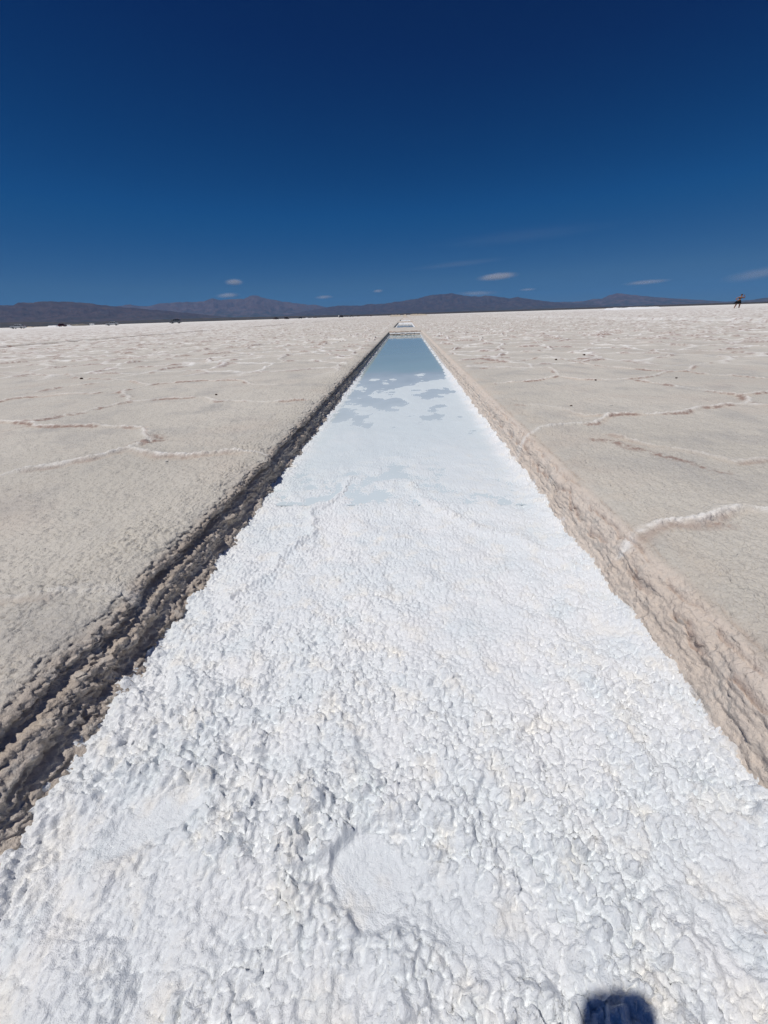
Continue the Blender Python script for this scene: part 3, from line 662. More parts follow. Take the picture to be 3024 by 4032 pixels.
Cc = [(1050, 1253), (1150, 1236), (1200, 1225), (1250, 1216), (1300, 1206), (1340, 1202), (1420, 1202), (1450, 1196), (1465, 1194), (1480, 1197), (1510, 1195), (1550, 1188), (1600, 1181), (1650, 1171), (1700, 1160), (1750, 1156), (1780, 1152), (1800, 1156), (1840, 1162), (1880, 1166), (1930, 1161), (1960, 1166), (2000, 1173), (2040, 1168), (2060, 1173), (2100, 1178), (2140, 1184), (2250, 1195), (2400, 1204), (2600, 1204)]
D = [(2000, 1210), (2100, 1190), (2190, 1189), (2220, 1187), (2260, 1187), (2300, 1184), (2340, 1175), (2370, 1175), (2400, 1160), (2430, 1153), (2480, 1158), (2520, 1163), (2580, 1168), (2640, 1173), (2720, 1178), (2800, 1183), (2860, 1188), (2950, 1193), (3100, 1196)]
Ee = [(2700, 1200), (2820, 1189), (2900, 1185), (2960, 1180), (3024, 1170), (3150, 1155), (3300, 1160), (3600, 1165)]
G = [(-500, 1282), (-100, 1272), (100, 1266), (300, 1268), (500, 1262), (800, 1252), (1100, 1245), (1300, 1240), (1500, 1236), (1800, 1226), (2200, 1213), (2600, 1200), (3100, 1184), (3500, 1170)]
hills(B, 30000, 6500, MB, 710)
hills(A, 17000, 4200, MA, 700)
hills(Cc, 24000, 5500, MA, 720)
hills(D, 30000, 5500, MB, 730)
hills(Ee, 27000, 5000, MB, 740)
hills(G, 9500, 1800, ME, 750, 'foothills', .6)

# ------------------------------------------------------------------ low salt heaps and banks on the flat
MW = simple('heaped_salt', (.78, .79, .80), .7, noise=.06, scale=2)
MT = simple('dusty_bank', (.48, .42, .34), .9, noise=.2, scale=.6)
MG2 = simple('grey_bank', (.22, .20, .17), .9, noise=.3, scale=.3)
def heap(px0, px1, Y, h, depth, mat, label, cat='salt heap', name='salt_heap', flat=.8, k=0):
    x0, x1 = unpix(px0, Y), unpix(px1, Y); L = x1 - x0
    u = np.linspace(-1, 1, 90); v = np.linspace(-1, 1, 24)
    V, U = np.meshgrid(v, u, indexing='ij')
    e = np.minimum((1 - np.abs(U)) * L / 2, (1 - np.abs(V)) * depth / 2)
    Z = h * sst(0, h * 1.6, e + .15 * h * fbm(U * L, V * depth * .8, 800 + k, 2)) * (flat + (1 - flat) * (.5 + fbm(U * L * .3 + k, V, 810 + k, 3)))
    Z = np.where(e <= 1e-6, -.05, Z)
    me = grid_mesh(name, np.stack([U * L / 2, V * depth / 2, Z], -1), [mat])
    o = link(name, me, label=label, category=cat); o.location = ((x0 + x1) / 2, Y, -.01)
    return o
heap(2388, 2592, 150, .66, 6, MW, 'long low flat-topped heap of white harvested salt on the right horizon', k=1)
heap(193, 232, 420, 1.1, 8, MW, 'thin white bank of salt left of the dark red vehicle far off', k=2)
heap(236, 276, 424, 1.4, 8, MW, 'thin white bank of salt right of the dark red vehicle far off', k=3)
heap(284, 334, 500, 2.0, 20, MG2, 'low grey-brown earth mound between white salt bank and white trailer', 'earth mound', 'earth_mound', .6, 4)
heap(110, 128, 480, .9, 6, MT, 'tiny pale bank beside the silver car at far left', 'salt heap', 'salt_heap', .8, 5)
heap(1533, 1582, 190, .75, 5, MT, 'low sandy heap just left of the pool row on the horizon', 'salt heap', 'salt_heap', .6, 6)
heap(1578, 1606, 175, .85, 8, MT, 'pale pointed heap closing the far end of the pool row', 'salt heap', 'salt_heap', .2, 7)
heap(1610, 1685, 230, .75, 6, MT, 'wide sandy bank just right of the pool row on the horizon', 'salt heap', 'salt_heap', .6, 8)
heap(1201, 1215, 560, .9, 4, MW, 'tiny white heap right of the black off-road car far off', 'salt heap', 'salt_heap', .8, 9)
heap(1225, 1233, 560, 1.1, 4, MW, 'tiny white heap beside the low dark red car far off', 'salt heap', 'salt_heap', .5, 10)

# ------------------------------------------------------------------ vehicles
PAINT = {k: simple('paint_' + k, c, .35, .3 if k in ('silver', 'grey') else 0, .04, 2) for k, c in dict(silver=(.50, .52, .53), white=(.78, .79, .78), black=(.012, .012, .014), grey=(.16, .17, .18), maroon=(.07, .012, .015)).items()}
GLS = simple('tinted_glass', (.012, .015, .02), .08); TYR = simple('tyre_rubber', (.018, .018, .018), .85, noise=.2)
RIM = simple('wheel_rim', (.45, .45, .46), .35, .8); LMP = simple('lamp_lens', (.75, .76, .74), .2); RLP = simple('red_lamp', (.4, .02, .02), .3); DRK = simple('dark_trim', (.02, .02, .02), .6)
def bm_obj(name, bm, mats, parent=None, smooth=False, bevel=0):
    if bevel: bmesh.ops.bevel(bm, geom=[e for e in bm.edges if e.calc_face_angle(0) > .5], offset=bevel, segments=2, affect='EDGES', profile=.6)
    bmesh.ops.recalc_face_normals(bm, faces=bm.faces)
    me = bpy.data.meshes.new(name); bm.to_mesh(me); bm.free()
    for m in mats: me.materials.append(m)
    if smooth: me.polygons.foreach_set('use_smooth', [True] * len(me.polygons))
    return link(name, me, parent)
def loft_profile(pts, w0, tumble, zt, bm):
    """side outline pts (x,z) swept across the width; upper points drawn in"""
    L, Rr = [], []
    for x, z in pts:
        wd = w0 / 2 - (tumble * max(0, z - zt))
        L.append(bm.verts.new((x, -wd, z))); Rr.append(bm.verts.new((x, wd, z)))
    n = len(pts)
    for i in range(n):
        j = (i + 1) % n; bm.faces.new((L[i], L[j], Rr[j], Rr[i]))
    bm.faces.new(L[::-1]); bm.faces.new(Rr)
def wheel(parent, x, y, r, s):
    bm = bmesh.new(); prof = [(.62, -.11), (.80, -.12), (.95, -.10), (1, -.06), (1, .06), (.95, .10), (.80, .12), (.62, .11)]
    n = 24; ring = []
    for i in range(n):
        a = 2 * math.pi * i / n
        ring.append([bm.verts.new((p * r * math.cos(a), q, p * r * math.sin(a))) for p, q in prof])
    for i in range(n):
        for j in range(len(prof)):
            bm.faces.new((ring[i][j], ring[(i + 1) % n][j], ring[(i + 1) % n][(j + 1) % 8], ring[i][(j + 1) % 8]))
    w_ = link('wheel', None, parent); 
    w_.location = (x, y, r)
    bm_obj('tyre', bm, [TYR], w_, True)
    bm = bmesh.new()
    bmesh.ops.create_cone(bm, cap_ends=True, segments=20, radius1=.63 * r, radius2=.55 * r, depth=.16, matrix=Matrix.Rotation(math.radians(-90 * s), 4, 'X') @ Matrix.Translation((0, 0, .02)))
    for i in range(5):
        a = 2 * math.pi * i / 5
        bmesh.ops.create_cube(bm, size=1, matrix=Matrix.Rotation(-a, 4, 'Y') @ Matrix.Translation((r * .3, s * .10, 0)) @ Matrix.Diagonal((r * .5, .03, r * .14, 1)))
    bm_obj('rim', bm, [RIM], w_)
def quad_panel(bm, p, off=.012, th=.02):
    """thin slab on the quad p (list of 4 Vectors), pushed out by off"""
    nrm = (p[1] - p[0]).cross(p[2] - p[0]).normalized()
    a = [bm.verts.new(q + nrm * off) for q in p]; b_ = [bm.verts.new(q + nrm * (off - th)) for q in p]
    bm.faces.new(a); bm.faces.new(b_[::-1])
    for i in range(4): bm.faces.new((a[i], b_[i], b_[(i + 1) % 4], a[(i + 1) % 4]))
TYPES = {  # body outline, roof points: front screen foot, roof front, roof back, rear screen foot
 'sedan': dict(L=4.5, W=1.76, H=1.46, belt=.93, scr=(.95, .35, -1.05, -1.75), hood=.86, boot=.98, r=.32, wb=1.33, g=.2),
 'suv': dict(L=4.6, W=1.86, H=1.72, belt=1.08, scr=(1.0, .45, -1.75, -2.15), hood=1.0, boot=1.06, r=.38, wb=1.36, g=.27),
 'pickup': dict(L=5.2, W=1.84, H=1.80, belt=1.10, scr=(1.15, .6, -.75, -.95), hood=1.04, boot=1.02, r=.40, wb=1.55, g=.30),
 'van': dict(L=5.1, W=1.95, H=2.15, belt=1.18, scr=(1.95, 1.25, -2.4, -2.52), hood=1.05, boot=1.15, r=.36, wb=1.6, g=.25)}
def make_car(typ, paint, loc, rz, label, cat):
    T = TYPES[typ]; t = empty({'sedan': 'parked_car', 'suv': 'off_road_car', 'pickup': 'pickup_truck', 'van': 'parked_van'}[typ], loc, rz, label, cat, 'vehicles parked far out on the salt flat')
    P = PAINT[paint]; L, W, H, bz = T['L'], T['W'], T['H'], T['belt']; f = L / 2; a, b, c, d = T['scr']; g = T['g']; wb = T['wb']; r = T['r']
    pts = []
    def arch(cx, front_to_back=True):
        return [(cx + (r + .08) * math.cos(q), max(g, r + (r + .08) * math.sin(q))) for q in np.linspace(math.pi, 0, 9)]
    low = [(-f + .05, g + .1), (-wb - r - .08, g)] + arch(-wb) + [(wb - r - .08, g)] + arch(wb) + [(f - .1, g), (f, g + .15)]
    top = [(f - .02, T['hood'] - .22), (f - .15, T['hood'] - .06), (a + .1, T['hood'] + .04), (a, bz), (d, bz), (-f + .08, T['boot']), (-f, T['boot'] - .15), (-f - .02, g + .35)]
    bm = bmesh.new(); loft_profile(low + top, W, .10, .7, bm); bm_obj('body', bm, [P], t, False)
    bm = bmesh.new(); loft_profile([(a, bz - .02), (b, H - .03), (b - .3, H), (c + .25, H), (c, H - .04), (d, bz - .02)], W - .06, .26, bz, bm)
    bm_obj('cabin', bm, [P], t, False, .02)
    def side(x, z, s): return Vector((x, s * ((W - .06) / 2 - .26 * max(0, z - bz)), z))
    for s in (-1, 1):
        segs = [(a - .12, b - .06, .1, .1), (0.06, .06, c * .55, c * .55), (c * .55 - .1, c * .55 - .1, c + .12, d + .16)] if typ != 'pickup' else [(a - .12, b - .06, .12, .12), (.02, .02, c + .08, d + .14)]
        fr = [(a - .14, b - .04)]; cuts = [0.02, c * .6] if typ != 'pickup' else [0.02]
        xs0 = [a - .14] + cuts + [d + .12]; xs1 = [b - .05] + cuts + [c + .05]
        for i in range(len(xs0) - 1):
            e = .05; z0, z1 = bz + .05, H - .12
            q = [side(xs0[i] - e, z0, s), side(xs0[i + 1] + e, z0, s), side(xs1[i + 1] + e, z1, s), side(xs1[i] - e, z1, s)]
            if s > 0: q = q[::-1]
            bm = bmesh.new(); quad_panel(bm, q, .008); bm_obj('window', bm, [GLS], t)
    for nm, x0, x1, z0, z1 in (('windscreen', a - .02, b + .03, bz + .04, H - .07), ('rear_window', d + .02, c - .01, bz + .05, H - .1)):
        y0 = (W - .06) / 2 - .08; y1 = y0 - .26 * (z1 - bz) - .02
        q = [Vector((x0, -y0, z0)), Vector((x0, y0, z0)), Vector((x1, y1, z1)), Vector((x1, -y1, z1))]
        if nm[0] == 'r': q = q[::-1]
        bm = bmesh.new(); quad_panel(bm, q, .022); bm_obj(nm, bm, [GLS], t)
    for x in (-wb, wb):
        for s in (-1, 1): wheel(t, x, s * (W / 2 - .10), r, s)
    for s in (-1, 1):
        for nm, xx, zz, m in (('headlight', f - .04, T['hood'] - .2, LMP), ('tail_light', -f + .02, T['boot'] - .18, RLP)):
            bm = bmesh.new(); bmesh.ops.create_cube(bm, size=1, matrix=Matrix.Translation((xx, s * (W / 2 - .25), zz)) @ Matrix.Diagonal((.12, .34, .14, 1))); bm_obj(nm, bm, [m], t, False, .02)
        bm = bmesh.new(); bmesh.ops.create_cube(bm, size=1, matrix=Matrix.Translation((a - .25, s * (W / 2 + .09), bz + .06)) @ Matrix.Diagonal((.10, .2, .14, 1))); bm_obj('wing_mirror', bm, [DRK], t, False, .02)
    for xx in (f, -f):
        bm = bmesh.new(); bmesh.ops.create_cube(bm, size=1, matrix=Matrix.Translation((xx, 0, g + .16)) @ Matrix.Diagonal((.14, W * .94, .2, 1))); bm_obj('bumper', bm, [DRK if typ != 'sedan' else P], t, False, .03)
    if typ == 'suv':
        for s in (-1, 1):
            bm = bmesh.new(); bmesh.ops.create_cube(bm, size=1, matrix=Matrix.Translation(((b + c) / 2, s * .6, H + .04)) @ Matrix.Diagonal((1.7, .04, .05, 1))); bm_obj('roof_rail', bm, [DRK], t)
    t.scale = (1.12, 1.12, 1.15)
    return t
R = math.radians
def car(px, Y, typ, paint, rz, label, cat): return make_car(typ, paint, (unpix(px, Y), Y, 0), R(rz), label, cat)
car(71, 172, 'sedan', 'silver', 196, 'silver car parked side-on, leftmost vehicle on the salt flat', 'car')
car(246, 300, 'suv', 'maroon', 68, 'dark red car seen end-on in front of the thin white salt bank', 'car')
car(442, 190, 'sedan', 'silver', 207, 'silver saloon with bright bonnet facing left, alone in the middle of the left horizon', 'car')
car(691, 208, 'suv', 'grey', 197, 'grey off-road car with dark windows, rightmost of the larger vehicles on the left', 'off-road car')
car(1089, 430, 'suv', 'black', 75, 'small black off-road car seen end-on beside a person in dark clothes', 'off-road car')
car(1129, 440, 'suv', 'black', 60, 'small black car alone, second dark dot from the left of the far group', 'off-road car')
car(1182, 540, 'suv', 'black', 185, 'black off-road car seen side-on far out on the flat', 'off-road car')
car(1342, 470, 'suv', 'black', 215, 'black off-road car with a white board at its left end', 'off-road car')
car(1384, 540, 'pickup', 'grey', 182, 'grey pickup truck far off, right of the car with the white board', 'pickup truck')
car(1243, 900, 'sedan', 'maroon', 185, 'low dark red car, smallest vehicle on the horizon beside a tiny white heap', 'car')
# white caravan
t = empty('white_caravan', (unpix(363, 620), 620, 0), R(185), 'white box-shaped caravan standing right of the grey mound', 'caravan', 'vehicles parked far out on the salt flat')
bm = bmesh.new(); loft_profile([(-2.9, .55), (2.7, .55), (2.95, 1.3), (2.7, 2.45), (-2.7, 2.6), (-2.95, 1.5)], 2.2, .04, .6, bm); bm_obj('body', bm, [PAINT['white']], t, False, .06)
for x in (-1.6, 1.5):
    for s in (-1, 1):
        bm = bmesh.new(); bmesh.ops.create_cube(bm, size=1, matrix=Matrix.Translation((x, s * 1.06, 1.75)) @ Matrix.Diagonal((.9, .06, .5, 1))); bm_obj('window', bm, [GLS], t)
for s in (-1, 1): wheel(t, 0, s * .95, .34, s)
bm = bmesh.new(); bmesh.ops.create_cube(bm, size=1, matrix=Matrix.Translation((3.4, 0, .5)) @ Matrix.Diagonal((1.1, .1, .1, 1))); bm_obj('tow_bar', bm, [DRK], t)
# white board beside the black car
bm = bmesh.new()
bmesh.ops.create_cube(bm, size=1, matrix=Matrix.Translation((0, 0, 1.45)) @ Matrix.Diagonal((1.0, .06, 1.4, 1)))
t = empty('white_board', (unpix(1334, 455), 455, 0), R(8), 'small bright white board standing at the left end of a black off-road car', 'board')
bm_obj('panel', bm, [PAINT['white']], t, False, .02)
for s in (-1, 1):
    bm = bmesh.new(); bmesh.ops.create_cube(bm, size=1, matrix=Matrix.Translation((s * .35, 0, .38)) @ Matrix.Diagonal((.06, .06, .78, 1))); bm_obj('leg', bm, [DRK], t)

# ------------------------------------------------------------------ people
SKIN = simple('skin', (.30, .15, .10), .6, noise=.05); HAIR = simple('hair', (.03, .018, .012), .7, noise=.3, scale=40)
CLO = simple('black_cloth', (.012, .012, .015), .85, noise=.3, scale=30); DNM = simple('dark_denim', (.03, .04, .07), .85, noise=.3, scale=30)
def skinned(name, joints, edges, mat, parent=None, root=0, sub=2):
    """one smooth surface grown round connected joints ((x,y,z), (rx, ry))"""
    me = bpy.data.meshes.new(name); me.from_pydata([j[0] for j in joints], edges, []); me.update()
    o = bpy.data.objects.new(name, me); C.objects.link(o)
    md = o.modifiers.new('s', 'SKIN'); md.branch_smoothing = .4
    for i, j in enumerate(joints):
        v = me.skin_vertices[0].data[i]; v.radius = j[1]; v.use_root = (i == root)
    o.modifiers.new('u', 'SUBSURF').levels = sub
    dg = bpy.context.evaluated_depsgraph_get(); ne = bpy.data.meshes.new_from_object(o.evaluated_get(dg))
    bpy.data.objects.remove(o); ne.name = name; ne.materials.clear(); ne.materials.append(mat)
    ne.polygons.foreach_set('use_smooth', [True] * len(ne.polygons))
    return link(name, ne, parent)
def make_person(loc, rz, label, pose='stand', dress='dark', group=None, fingers=False, fat=1.0):
    t = empty('person', loc, rz, label, 'person', group)
    sw = .03 if pose == 'lean' else 0
    J = [((0, 0, .93), (.135, .10)), ((.01, 0, 1.08), (.12, .085)), ((.03, 0, 1.25), (.145, .095)), ((.05, 0, 1.40), (.13, .075)), ((.06, 0, 1.47), (.052, .052)), ((.07, -.01, 1.53), (.055, .06)), ((.075, -.015, 1.62), (.078, .095)), ((.08, -.01, 1.70), (.055, .065)),
         ((.10, 0, .88), (.088, .09)), ((.13 + sw, -.01, .50), (.055, .06)), ((.15 + sw, .02, .27), (.046, .05)), ((.16 + sw, .02, .07), (.034, .036)), ((.17 + sw, -.12, .03), (.036, .025)),
         ((-.10, 0, .88), (.088, .09)), ((-.13 - sw, .0, .50), (.055, .06)), ((-.18 - sw, .02, .27), (.046, .05)), ((-.21 - sw, .02, .07), (.034, .036)), ((-.22 - sw, -.12, .03), (.036, .025))]
    E_ = [(0, 1), (1, 2), (2, 3), (3, 4), (4, 5), (5, 6), (6, 7), (0, 8), (8, 9), (9, 10), (10, 11), (11, 12), (0, 13), (13, 14), (14, 15), (15, 16), (16, 17)]
    n = len(J)
    if pose == 'lean':   # one hand on the hip, the other raised to the head
        arms = [[(.21, 0, 1.40), (.36, .02, 1.22), (.40, -.02, 1.42), (.27, -.10, 1.60)], [(-.12, 0, 1.40), (-.33, .03, 1.24), (-.30, .0, 1.08), (-.17, -.05, 1.03)]]
    elif pose == 'wave':
        arms = [[(.20, 0, 1.40), (.34, 0, 1.52), (.38, -.02, 1.72), (.38, -.02, 1.80)], [(-.12, 0, 1.40), (-.22, .02, 1.15), (-.25, -.03, .92), (-.25, -.05, .82)]]
    else:
        arms = [[(.20, 0, 1.40), (.27, .02, 1.15), (.28, -.04, .92), (.27, -.06, .83)], [(-.12, 0, 1.40), (-.22, .02, 1.15), (-.25, -.03, .92), (-.25, -.05, .82)]]
    rad = [(.052, .052), (.040, .040), (.030, .030), (.032, .020)]
    for arm in arms:
        pv = 3
        for p, r_ in zip(arm, rad):
            J.append((p, r_)); E_.append((pv, len(J) - 1)); pv = len(J) - 1
        if fingers:
            a = Vector(arm[-1]); dirn = (a - Vector(arm[-2])).normalized(); sd = dirn.cross(Vector((0, 1, 0))).normalized()
            for q, ln in ((-.03, .075), (-.01, .085), (.01, .082), (.03, .065)):
                J.append((tuple(a + dirn * .03 + sd * q), (.009, .009))); E_.append((pv, len(J) - 1))
                J.append((tuple(a + dirn * (.03 + ln) + sd * q * 1.3 + Vector((0, -.02, 0))), (.007, .007))); E_.append((len(J) - 2, len(J) - 1))
            J.append((tuple(a + dirn * .03 + sd * .065), (.010, .010))); E_.append((pv, len(J) - 1))
    J = [(p_, (r_[0] * fat, r_[1] * fat)) if i_ > 8 and r_[0] > .012 else (p_, r_) for i_, (p_, r_) in enumerate(J)]
    skinned('body', J, E_, SKIN, t)
    # hair cap
    bm = bmesh.new(); bmesh.ops.create_uvsphere(bm, u_segments=20, v_segments=14, radius=1)
    for v in bm.verts:
        c_ = v.co
        if c_.y < -.25 and c_.z < .35: v.co = Vector((c_.x * .8, c_.y * .6, c_.z * .8))
        v.co = Vector((v.co.x * .095 + .075, v.co.y * .115 + .012, v.co.z * .13 + 1.655))
    bm_obj('hair', bm, [HAIR], t, True)
    # nose
    bm = bmesh.new(); bmesh.ops.create_cone(bm, cap_ends=True, segments=8, radius1=.018, radius2=.006, depth=.03, matrix=Matrix.Translation((.076, -.118, 1.60)) @ Matrix.Rotation(R(70), 4, 'X')); bm_obj('nose', bm, [SKIN], t, True)
    def tube(name, rings, mat, nseg=28, wob=0):
        bm = bmesh.new(); rs = []
        for (cx, cy, z, rx, ry) in rings:
            rs.append([bm.verts.new((cx + rx * math.cos(2 * math.pi * i / nseg) * (1 + wob * math.sin(i * 2.3)), cy + ry * math.sin(2 * math.pi * i / nseg), z)) for i in range(nseg)])
        for a_, b_ in zip(rs[:-1], rs[1:]):
            for i in range(nseg): bm.faces.new((a_[i], a_[(i + 1) % nseg], b_[(i + 1) % nseg], b_[i]))
        bmesh.ops.solidify(bm, geom=bm.faces[:], thickness=.006)
        return bm_obj(name, bm, [mat], t, True)
    if dress == 'skirt':
        tube('crop_top', [(.03, 0, 1.22, .165, .118), (.035, 0, 1.28, .172, .125), (.04, 0, 1.33, .168, .118)], CLO)
        tube('skirt', [(.01, 0, 1.03, .135, .105), (0, 0, .94, .175, .135), (0, 0, .80, .235, .17), (-.01, 0, .60, .265, .19)], CLO, wob=.04)
        # a jacket tied round the waist, blown out to one side
        bm = bmesh.new(); g_ = [[bm.verts.new((-.16 - .26 * u, .06 + .05 * math.sin(4 * u + v_ * 3), 1.0 - .34 * u - .22 * v_ * (1 - .3 * u))) for u in np.linspace(0, 1, 8)] for v_ in np.linspace(0, 1, 6)]
        for r0, r1 in zip(g_[:-1], g_[1:]):
            for i in range(7): bm.faces.new((r0[i], r0[i + 1], r1[i + 1], r1[i]))
        bmesh.ops.solidify(bm, geom=bm.faces[:], thickness=.012); bm_obj('tied_jacket', bm, [CLO], t, True)
    else:
        tube('jacket', [(.0, 0, .88, .17, .135), (.01, 0, 1.0, .155, .12), (.025, 0, 1.2, .175, .13), (.04, 0, 1.35, .19, .12), (.05, 0, 1.44, .12, .09)], CLO if dress == 'dark' else PAINT['maroon'])
        for s in (1, -1): tube('trouser_leg', [(s * .17, .02, .10, .06, .06), (s * .15, .01, .30, .068, .07), (s * .13, -.005, .5, .085, .085), (s * .105, 0, .75, .115, .115), (s * .09, 0, .92, .115, .125)], DNM)
    return t
pw = make_person((unpix(2906, 67), 67, 0), R(-14), 'person in black top and black skirt, one hand on hip, near the right edge', 'lean', 'skirt', fingers=True, fat=1.3); pw.scale = (1.35, 1.3, 1.05)
far = [(1077, 345, 'stand', 'dark', 'person in dark clothes standing left of a small black car seen end-on'),
       (1368, 500, 'wave', 'dark', 'small lone person left of the grey pickup truck'),
       (1409, 430, 'stand', 'dark', 'left person of a close pair in dark clothes, right of the grey pickup'),
       (1413.5, 430, 'stand', 'dark', 'right person of a close pair in dark clothes, right of the grey pickup'),
       (1446, 440, 'stand', 'dark', 'leftmost person of a loose group nearest the pool row'),
       (1452, 470, 'stand', 'red', 'small person in dark red in the middle of a loose group'),
       (1459, 410, 'stand', 'dark', 'person third from the left in the loose group by the pool row'),
       (1462.5, 410, 'stand', 'dark', 'rightmost person of the loose group by the pool row'),
       (1531, 440, 'stand', 'dark', 'lone person beside the sandy heap left of the pool row'),
       (1257, 560, 'stand', 'dark', 'tiny lone person between the low dark red car and the black off-road car')]
protos = {}
def copy_tree(o, parent=None):
    c = o.copy(); C.objects.link(c); c.parent = parent
    for ch in list(o.children): copy_tree(ch, c)
    return c
for i, (px, Y, pose, dr, lab) in enumerate(far):
    key = (pose, dr)
    if key not in protos:
        protos[key] = o = make_person((0, 0, 0), 0, lab, pose, dr, 'people standing far out on the salt flat')
    else: o = copy_tree(protos[key])
    o['label'] = lab; o.location = (unpix(px, Y), Y, 0); o.rotation_euler = (0, 0, R([20, -40, 160, -20, 60, -90, 10, 190, 0, 45][i])); o.scale = (1, 1, [1, .98, 1.03, .95, 1.02, .93, 1, .97, 1, 1][i])

# ------------------------------------------------------------------ the phone that takes the picture: its shadow falls on the crust
t = bpy.data.objects.new('phone', None); C.objects.link(t); t['label'] = 'dark phone held up over the pool, casting the soft-edged shadow at the bottom edge'; t['category'] = 'phone'
t.matrix_world = M.copy()
def slab(name, x0, x1, y0, y1, z0, z1, r, mat):
    bm = bmesh.new(); lo_, hi_ = [], []
    for cx_, cy_, a0 in ((x1 - r, y1 - r, 0), (x0 + r, y1 - r, 90), (x0 + r, y0 + r, 180), (x1 - r, y0 + r, 270)):
        for i in range(7):
            a = math.radians(a0 + 15 * i); lo_.append(bm.verts.new((cx_ + r * math.cos(a), cy_ + r * math.sin(a), z0))); hi_.append(bm.verts.new((cx_ + r * math.cos(a), cy_ + r * math.sin(a), z1)))
    bm.faces.new(lo_[::-1]); bm.faces.new(hi_)
    for i in range(len(lo_)): bm.faces.new((lo_[i], lo_[(i + 1) % len(lo_)], hi_[(i + 1) % len(lo_)], hi_[i]))
    return bm_obj(name, bm, [mat], t)
slab('body', -.024, .054, -.145, .0215, .006, .0138, .024, DRK)
slab('screen', -.022, .052, -.143, .0195, .0140, .0146, .021, GLS)
slab('camera_block', -.021, .014, -.018, .015, .0042, .0060, .008, DRK)
for x_, y_ in ((.0, -.002),):
    pass

# ------------------------------------------------------------------ loose stones on the flat
ST = simple('dark_stone', (.10, .065, .05), .9, noise=.4, scale=60); STW = simple('salt_clod', (.62, .60, .56), .9, noise=.15, scale=40)
def stone(px, py, r, mat, label, name, cat):
    d = ROT @ np.array([(px - 1512) / 1514, -(py - 2016) / 1514, -1]); s = -CAMZ / d[2]
    bm = bmesh.new(); bmesh.ops.create_icosphere(bm, subdivisions=3, radius=r)
    sd = rng.random() * 50
    for v in bm.verts:
        q = v.co / r; k = 1 + .28 * math.sin(q.x * 3 + sd) * math.cos(q.y * 4 + sd) + .12 * math.sin(q.z * 9 + sd * 2 + q.x * 7)
        v.co = Vector((v.co.x * k * 1.2, v.co.y * k, v.co.z * k * .65))
    o = bm_obj(name, bm, [mat], None, True); o.location = (d[0] * s, d[1] * s, r * .42)
    o.scale = (.6, .6, .6)
    o['label'] = label; o['category'] = cat; o['group'] = 'loose stones and clods on the salt flat'
    return o
stone(2249, 1600, .010, ST, 'small dark stone right of the pool on the smooth plate nearest the edge', 'stone', 'stone')
stone(2300, 1399, .022, ST, 'dark stone on a pale ridge in the middle distance right of the pool', 'stone', 'stone')
stone(2345, 1498, .012, ST, 'dark stone lying on the pale ridge crossing the right flat', 'stone', 'stone')
stone(2189, 1418, .020, ST, 'dark pebble left of the double ridges right of the pool', 'stone', 'stone')
stone(2663, 1490, .012, ST, 'single small dark stone on the grey plate at far right', 'stone', 'stone')
stone(2407, 1599, .010, STW, 'small white salt clod beside the dark stone on the right flat', 'salt_clod', 'salt clod')
stone(2648, 1620, .010, STW, 'tiny white salt clod before the long ridge on the right flat', 'salt_clod', 'salt clod')
stone(2713, 1464, .022, STW, 'broad white salt clod at the ridge crossing on the right flat', 'salt_clod', 'salt clod')
stone(655, 1820, .009, STW, 'round pale salt clod in front of the nearest white ridge on the left', 'salt_clod', 'salt clod')
stone(322, 1493, .022, ST, 'dark clod on a ridge far left of the pool', 'stone', 'stone')
stone(852, 1556, .014, ST, 'dark clod beside a white ridge between the left plates', 'stone', 'stone')

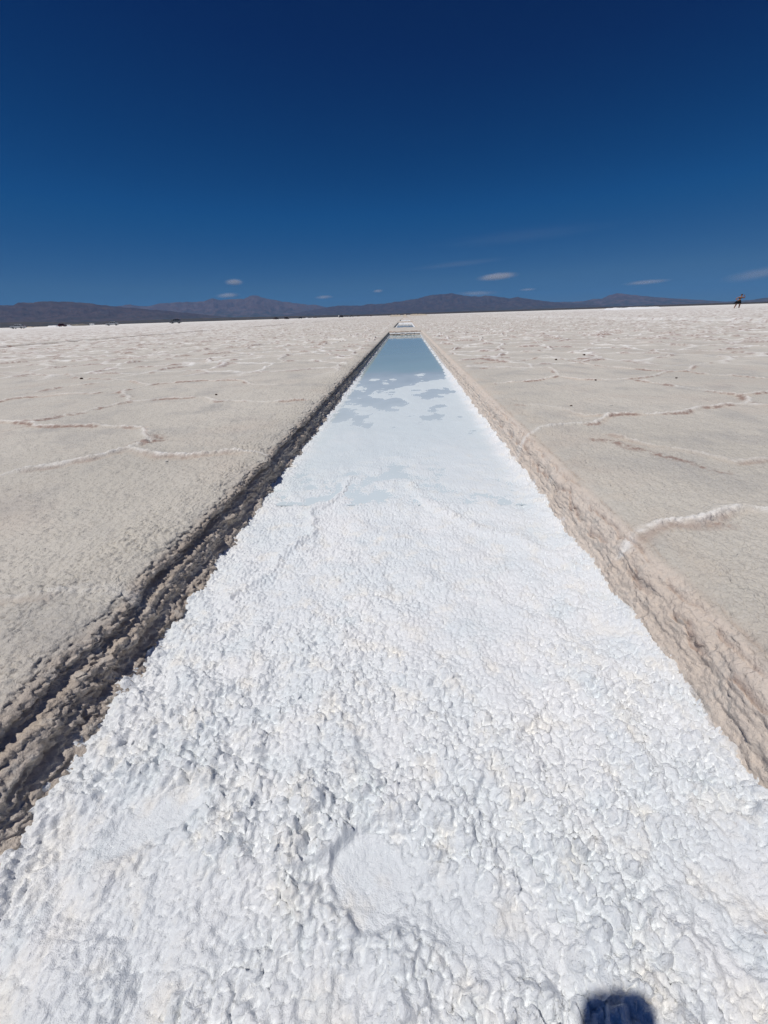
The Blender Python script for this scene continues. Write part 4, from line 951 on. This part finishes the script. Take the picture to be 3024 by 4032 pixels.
# ------------------------------------------------------------------ clouds: thin lens-shaped banks of vapour
def cloud(px, py, wpx, hpx, dist, dens, label, tilt=0.0, k=0):
    d = ROT @ np.array([(px - 1512) / 1514, -(py - 2016) / 1514, -1]); d = Vector(d) / math.hypot(d[0], d[1])
    depth = dist / max(.2, math.cos(math.atan2(d.x, d.y))) if False else dist
    loc = d * dist
    sc = dist / 1911 * 1.0
    cosw = 1.12 / math.sqrt(1 + ((px - 1512) / 1514) ** 2)
    wx = wpx * dist / 1701 * cosw * math.cos(math.atan2(d.x, d.y)) / 2; hz = hpx * dist / 1911 * math.cos(math.atan2(d.x, d.y)) / 2
    m = bpy.data.materials.new('cloud_vapour'); m.use_nodes = True; t = m.node_tree; t.nodes.clear(); N = t.nodes.new; L = t.links.new
    out = N('ShaderNodeOutputMaterial'); pv = N('ShaderNodeVolumePrincipled'); L(pv.outputs[0], out.inputs['Volume'])
    pv.inputs['Color'].default_value = (.95, .93, .95, 1); pv.inputs['Anisotropy'].default_value = 0
    tc = N('ShaderNodeTexCoord'); ln = N('ShaderNodeVectorMath'); ln.operation = 'LENGTH'; L(tc.outputs['Object'], ln.inputs[0])
    mp = N('ShaderNodeMapping'); mp.inputs['Scale'].default_value = (2.2, 2.2, 1.3); mp.inputs['Location'].default_value = (k * 3.1, k, 0); L(tc.outputs['Object'], mp.inputs[0])
    n = N('ShaderNodeTexNoise'); n.inputs['Scale'].default_value = 1.6; n.inputs['Detail'].default_value = 5; n.inputs['Roughness'].default_value = .6; L(mp.outputs[0], n.inputs['Vector'])
    f = N('ShaderNodeMath'); f.operation = 'SUBTRACT'; f.inputs[0].default_value = 1.0; L(ln.outputs['Value'], f.inputs[1])
    a = N('ShaderNodeMath'); a.operation = 'MULTIPLY_ADD'; L(n.outputs['Fac'], a.inputs[0]); a.inputs[1].default_value = 1.6; a.inputs[2].default_value = -.8
    s = N('ShaderNodeMath'); s.operation = 'MULTIPLY_ADD'; L(f.outputs[0], s.inputs[0]); s.inputs[1].default_value = 1.6; L(a.outputs[0], s.inputs[2])
    c = N('ShaderNodeMath'); c.operation = 'MULTIPLY'; L(s.outputs[0], c.inputs[0]); c.inputs[1].default_value = 1.0; c.use_clamp = True
    e = N('ShaderNodeMath'); e.operation = 'MULTIPLY'; L(c.outputs[0], e.inputs[0]); L(f.outputs[0], e.inputs[1]); e.use_clamp = True
    g = N('ShaderNodeMath'); g.operation = 'MULTIPLY'; L(e.outputs[0], g.inputs[0]); g.inputs[1].default_value = dens / (wx * .5); L(g.outputs[0], pv.inputs['Density'])
    bm = bmesh.new(); bmesh.ops.create_icosphere(bm, subdivisions=3, radius=1)
    me = bpy.data.meshes.new('cloud'); bm.to_mesh(me); bm.free(); me.materials.append(m)
    o = link('cloud', me, label=label, category='cloud', group='small clouds low over the mountains')
    o.location = (loc.x, loc.y, loc.z + CAMZ); o.scale = (wx, wx * .5, hz); o.rotation_euler = (0, R(tilt), -math.atan2(d.x, d.y))
    return o
D0 = 70000
cloud(1958, 1089, 165, 34, D0, 3.0, 'brightest lens-shaped cloud above the central mountain', -3, 1)
cloud(922, 1111, 80, 32, D0, 2.2, 'small oval cloud high above the twin peaks on the left', -1, 2)
cloud(898, 1163, 110, 26, D0, 1.8, 'thin cloud touching the peaks just under the small oval cloud', -3, 3)
cloud(1276, 1170, 80, 18, D0, 1.5, 'faint short cloud over the saddle left of the pool row', -2, 4)
cloud(1488, 1146, 45, 16, D0, 1.5, 'tiny cloud puff above the pool row', -2, 5)
cloud(2545, 1111, 200, 22, D0, 1.6, 'long thin cloud streak above the right-hand mountain', -2, 6)
cloud(2980, 1080, 300, 56, D0, .8, 'broad thin cloud rising towards the right edge of the picture', -7, 7)
cloud(1880, 1155, 190, 26, D0, 1.0, 'faint flat cloud lying behind the central mountain top', 0, 8)
cloud(2078, 1140, 75, 14, D0, 1.0, 'very small faint cloud right of the central mountain top', -1, 9)
cloud(1800, 1040, 420, 20, D0, .22, 'very faint long streak above the brightest cloud', -3, 10)
cloud(2050, 930, 760, 36, D0, .12, 'highest and faintest streak of cloud in the blue', -2, 11)

# ------------------------------------------------------------------ the air between here and the mountains
bm = bmesh.new(); bmesh.ops.create_cube(bm, size=1, matrix=Matrix.Translation((0, 12000, 600)) @ Matrix.Diagonal((90000, 56000, 2000, 1)))
zlo = -34.0
for v in bm.verts: v.co.z = zlo if v.co.z < 0 else 1450.0
me = bpy.data.meshes.new('haze'); bm.to_mesh(me); bm.free()
hm = bpy.data.materials.new('haze_air'); hm.use_nodes = True; t = hm.node_tree; t.nodes.clear()
o_ = t.nodes.new('ShaderNodeOutputMaterial'); v_ = t.nodes.new('ShaderNodeVolumePrincipled'); t.links.new(v_.outputs[0], o_.inputs['Volume'])
v_.inputs['Density'].default_value = 1.6e-5; v_.inputs['Color'].default_value = (.14, .50, 1.0, 1)
me.materials.append(hm)
link('haze', me, kind='stuff')
